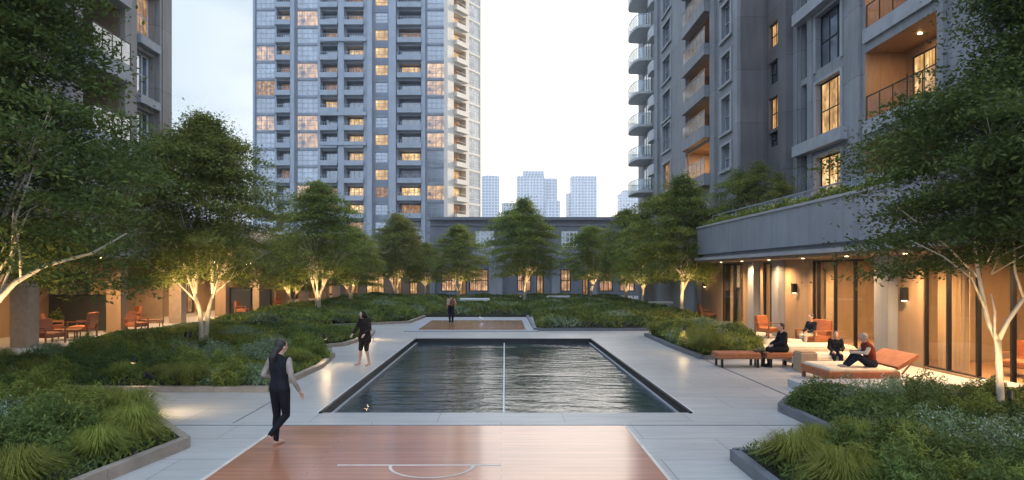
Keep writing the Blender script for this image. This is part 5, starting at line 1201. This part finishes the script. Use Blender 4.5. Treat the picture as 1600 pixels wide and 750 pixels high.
def person(label, loc, rz, pose, clothes, hair, h=1.72, fem=False, group=None, scale=None):
    J = dict(BASE); J.update(pose); t = thing('person',label,'person',(0,0,0),group); mb = MB(); torso(mb,J,-0.008)
    for s_ in 'LR':
        mb.caps(J['sh'+s_],J['el'+s_],0.045,0.035); mb.caps(J['el'+s_],J['wr'+s_],0.036,0.024); hand(mb,J['wr'+s_],V(J['wr'+s_])-V(J['el'+s_])+V(J.get('hd'+s_,(0,0,0))),1)
        mb.caps(J['hi'+s_],J['kn'+s_],0.088,0.055); k = V(J['kn'+s_]); a = V(J['an'+s_]); mid = k+(a-k)*0.3+V((0,-0.012,0)); mb.caps(k,mid,0.052,0.052); mb.caps(mid,a,0.052,0.034)
        to = V(J['to'+s_]); mb.caps(a-V((0,0,0.03)),to,0.036,0.028); mb.caps(a-(to-a)*0.22-V((0,0,0.045)),a-V((0,0,0.03)),0.03,0.036)
    he = V(J['hed']); ne = V(J['nec']); fd = V(J.get('face',(0,1,-0.05))).normalized(); sx = fd.cross(V((0,0,1))).normalized(); upv = sx.cross(fd)
    rot = Matrix((sx,fd,upv)).transposed()
    mb.caps(ne-V((0,0,0.04)),he-upv*0.05,0.055,0.05); mb.ell(he+upv*0.02,0.075,0.092,0.10,rot=rot); mb.ell(he-upv*0.045+fd*0.025,0.055,0.062,0.065,rot=rot)
    mb.caps(he+fd*0.088+upv*0.015,he+fd*0.108-upv*0.02,0.010,0.014,8); mb.caps(he+fd*0.082-upv*0.052-sx*0.018,he+fd*0.082-upv*0.052+sx*0.018,0.010,0.010,6)
    for s_ in (-1,1): mb.ell(he+sx*0.076*s_-upv*0.005,0.012,0.022,0.03,rot=rot); mb.ell(he+sx*0.03*s_+fd*0.080+upv*0.012,0.014,0.008,0.008,rot=rot)
    remeshed('body',mb,M_SKIN,t,0.0085,2)
    eye = MB()
    for s_ in (-1,1): eye.ell(he+sx*0.03*s_+fd*0.086+upv*0.013,0.011,0.006,0.006,8,5,rot=rot)
    obj('eyes',eye,M_BLACK,t)
    for part,spec,mat in clothes:
        m = MB(); spec(m,J); remeshed(part,m,mat,t,0.012,2)
    if hair:
        m = MB(); hm = hair(m,he,fd,sx,upv,rot); remeshed('hair',m,hm,t,0.010,2)
    s_ = scale or h/1.70; t.scale = (s_,s_,s_); t.rotation_euler.z = rz; t.location = loc; return t
def c_torso(e=0.014, hip=True): return lambda m,J: torso(m,J,e,True,hip)
def c_vest(m,J): torso(m,J,0.012)
def c_sleeves(e=0.012, fore=True, frac=1.0):
    def f_(m,J):
        torso(m,J,0.004)
        for s_ in 'LR':
            m.caps(J['sh'+s_],J['el'+s_],0.047+e,0.037+e)
            if fore: el = V(J['el'+s_]); wr = V(J['wr'+s_]); m.caps(el,el+(wr-el)*0.93*frac,0.038+e,0.026+e)
    return f_
def c_pants(e=0.010, calf=1.0):
    def f_(m,J):
        pel = V(J['pel']); wai = V(J['wai']); hs = (V(J['hiR'])-V(J['hiL'])).normalized()
        for s_ in (-1,1): m.caps(pel+hs*0.065*s_-V((0,0.01,0)),wai+hs*0.05*s_-V((0,0,0.03)),0.098+e,0.080+e)
        for s_ in 'LR':
            k = V(J['kn'+s_]); a = V(J['an'+s_]); m.caps(J['hi'+s_],k,0.09+e,0.057+e)
            if calf > 0: mid = k+(a-k)*0.3+V((0,-0.012,0)); m.caps(k,mid,0.054+e,0.054+e); m.caps(mid,mid+(a-mid)*calf,0.054+e,0.054+e-(0.018)*calf)
    return f_
def c_shoes(m,J):
    for s_ in 'LR':
        a = V(J['an'+s_]); to = V(J['to'+s_]); m.caps(a-V((0,0,0.035)),to,0.042,0.034); m.caps(a-(to-a)*0.25-V((0,0,0.05)),a-V((0,0,0.03)),0.036,0.042)
def h_short(mat): 
    def f_(m,he,fd,sx,upv,rot): m.ell(he+upv*0.035-fd*0.018,0.083,0.094,0.098,rot=rot); m.ell(he-fd*0.05-upv*0.02,0.066,0.05,0.07,rot=rot); return mat
    return f_
def h_pony(m,he,fd,sx,upv,rot):
    m.ell(he+upv*0.035-fd*0.022,0.086,0.096,0.098,rot=rot); m.ell(he-fd*0.06-upv*0.02,0.066,0.055,0.08,rot=rot)
    p = he-fd*0.09-upv*0.04; m.caps(p,p-fd*0.03-upv*0.12-sx*0.015,0.05,0.055); m.caps(p-fd*0.03-upv*0.12-sx*0.015,p-fd*0.0-upv*0.26-sx*0.05,0.055,0.022); return M_HAIR
# 1. woman walking away, slightly to the right
x,y = G(437,696)
pw_ = dict(hed=(0.005,0.04,1.575),face=(0.35,1,-0.12),elL=(-0.26,-0.06,1.13),wrL=(-0.15,0.13,1.05),elR=(0.235,-0.02,1.11),wrR=(0.30,0.10,0.87),
  hiL=(-0.085,0,0.90),knL=(-0.075,0.03,0.48),anL=(-0.06,-0.01,0.085),toL=(-0.05,0.14,0.03),knR=(0.11,0.02,0.49),anR=(0.05,-0.30,0.24),toR=(0.04,-0.22,0.09))
person('woman with long dark hair in black vest and leggings walking away beside the near court',(x,y,0.0),R(-18),pw_,
  [('blouse',c_sleeves(0.008,True,1.0),C_LIGHT),('vest',c_vest,C_CHAR),('leggings',c_pants(0.006,1.0),C_BLACK)],h_pony,1.72)
# 2. hooded figure in brown, head bowed
x,y = G(570,571)
def c_coat(m,J):
    torso(m,J,0.03); pel = V(J['pel'])
    for s_ in (-1,1): m.caps(pel+V((0.07*s_,0,0.02)),pel+V((0.10*s_,0,-0.16)),0.12,0.125)
    for s_ in 'LR': m.caps(J['sh'+s_],J['el'+s_],0.062,0.055); m.caps(J['el'+s_],V(J['el'+s_])+(V(J['wr'+s_])-V(J['el'+s_]))*0.9,0.055,0.045)
def h_hood(m,he,fd,sx,upv,rot): m.ell(he+upv*0.01-fd*0.02,0.095,0.105,0.115,rot=rot); m.caps(he-upv*0.10-fd*0.03,he-upv*0.03-fd*0.03,0.10,0.08); return C_BROWN
pm_ = dict(hed=(0.0,0.10,1.52),nec=(0,0.03,1.42),face=(0.1,0.8,-0.6),che=(0,0.015,1.27),elL=(-0.25,0.06,1.12),wrL=(-0.22,0.24,0.98),elR=(0.26,0.06,1.12),wrR=(0.25,0.24,0.97),
  knL=(-0.11,0.05,0.49),anL=(-0.15,-0.02,0.09),toL=(-0.17,0.14,0.03),knR=(0.12,0.05,0.49),anR=(0.17,0.06,0.09),toR=(0.19,0.2,0.03))
person('person in dark brown hooded coat with bare calves on the path left of the pool',(x,y,0),R(150),pm_,
  [('shorts',c_pants(0.012,0.0),C_BROWN),('coat',c_coat,C_BROWN),('hood',lambda m,J: h_hood(m,V(J['hed']),V((0.1,0.8,-0.6)).normalized(),V((1,0,0)),V((0,0.6,0.8)),None),C_BROWN)],None,1.70)
# 3. distant person with backpack on the far court
x,y = G(705,508)
def c_pack(m,J): m.ell(V(J['che'])+V((0,-0.2,-0.04)),0.14,0.10,0.22)
pk = dict(elR=(0.27,0.02,1.14),wrR=(0.30,0.22,1.05),elL=(-0.22,-0.05,1.12),wrL=(-0.2,0.12,1.0),anL=(-0.1,-0.1,0.09),toL=(-0.1,0.07,0.03),anR=(0.1,0.1,0.09),toR=(0.1,0.26,0.03))
person('person in pale pink top and dark trousers with brown backpack on the far court',(x,y,0.05),R(20),pk,
  [('top',c_sleeves(0.016,True,0.6),C_PINK),('trousers',c_pants(0.014,1.0),C_NAVY),('backpack',c_pack,C_TAN),('shoes',c_shoes,C_LIGHT)],h_short(M_HAIR),1.62)
# seated poses: seat height 0.44 -> pelvis centre 0.55
def sit(dz=0.0, legs=0.45, lean=0.0, rec=False):
    p = 0.54; J = dict(pel=(0,0,p),wai=(0,0.0+lean*0.2,p+0.14),che=(0,lean*0.5,p+0.34),nec=(0,lean*0.8,p+0.50),hed=(0,lean+0.03,p+0.64),
      shL=(-0.165,lean*0.75,p+0.44),shR=(0.165,lean*0.75,p+0.44),elL=(-0.21,lean*0.7+0.08,p+0.20),elR=(0.21,lean*0.7+0.08,p+0.20),wrL=(-0.12,0.34,p+0.12),wrR=(0.12,0.34,p+0.12),
      hiL=(-0.09,0.02,p-0.02),hiR=(0.09,0.02,p-0.02),knL=(-0.10,0.44,p-0.02),knR=(0.10,0.44,p-0.02),anL=(-0.10,0.46,0.09),anR=(0.11,0.40,0.09),toL=(-0.10,0.62,0.03),toR=(0.12,0.56,0.03))
    return J
s1 = sit(lean=0.06)
person('person in black with dark hair seated on the short orange bench, looking left',(8.42,19.05,-0.0),R(90),s1,
  [('sweater',c_sleeves(0.03,True,1.0),C_BLACK),('trousers',c_pants(0.016,1.0),C_BLACK),('shoes',c_shoes,C_BLACK)],h_short(M_HAIR),scale=1.0)
s2 = sit(lean=0.16); s2.update(face=(0,1,-0.35),knL=(-0.12,0.40,0.72),knR=(0.12,0.38,0.76),anL=(-0.10,0.62,0.50),anR=(0.10,0.60,0.50),toL=(-0.10,0.78,0.46),toR=(0.10,0.76,0.46),wrL=(-0.10,0.42,0.82),wrR=(0.10,0.42,0.84),elL=(-0.21,0.22,0.82),elR=(0.21,0.22,0.82))
person('grey haired person in a rust vest and pale sleeves sitting on the orange framed daybed',(9.35,16.15,-0.03),R(84),s2,
  [('shirt',c_sleeves(0.010,True,1.0),C_CREAM),('vest',c_torso(0.034,False),C_RUST),('trousers',c_pants(0.016,1.0),C_NAVY),('shoes',c_shoes,C_LIGHT)],h_short(M_HAIRG),scale=1.0)
s3 = sit(lean=-0.02)
person('person in black seen upright on the cream platform behind the rust vest wearer',(9.75,17.95+0.7,-0.04),R(160),s3,
  [('sweater',c_sleeves(0.02,True,1.0),C_BLACK),('trousers',c_pants(0.016,1.0),C_NAVY),('shoes',c_shoes,C_BLACK)],h_short(M_HAIR),scale=0.88)
x,y = G(1262,545)
s4 = sit(lean=0.05)
person('person in dark clothes leaning back in the orange armchair left of the glass doors',(x+0.15,y-0.05,-0.02),R(110),s4,
  [('sweater',c_sleeves(0.02,True,1.0),C_NAVY),('trousers',c_pants(0.016,1.0),C_CREAM),('shoes',c_shoes,C_BLACK)],h_short(M_HAIR),scale=1.0)
x,y = G(1126,500)
person('person in dark clothes seated at the far end of the right terrace',(x,y,-0.02),R(100),sit(lean=0.1),
  [('sweater',c_sleeves(0.02,True,1.0),C_BLACK),('trousers',c_pants(0.016,1.0),C_NAVY),('shoes',c_shoes,C_BLACK)],h_short(M_HAIR),scale=1.0)
# ------------------------------------------------------------------ air
HAZE = 0.0004
if HAZE > 0:
    m = MB(); m.box(-450,450,-30,1500,-2.3,260); hz_ = obj('haze', m, None)
    mm = bpy.data.materials.new('haze'); mm.use_nodes = True; nt = mm.node_tree; nt.nodes.clear(); o = nt.nodes.new('ShaderNodeOutputMaterial'); v = nt.nodes.new('ShaderNodeVolumePrincipled')
    v.inputs['Color'].default_value = (0.86,0.92,1.0,1); v.inputs['Density'].default_value = HAZE; v.inputs['Anisotropy'].default_value = 0.3; nt.links.new(v.outputs[0], o.inputs['Volume']); hz_.data.materials.append(mm)
    tag(hz_, 'thin evening haze over the courtyard and skyline', 'haze', None, 'stuff')
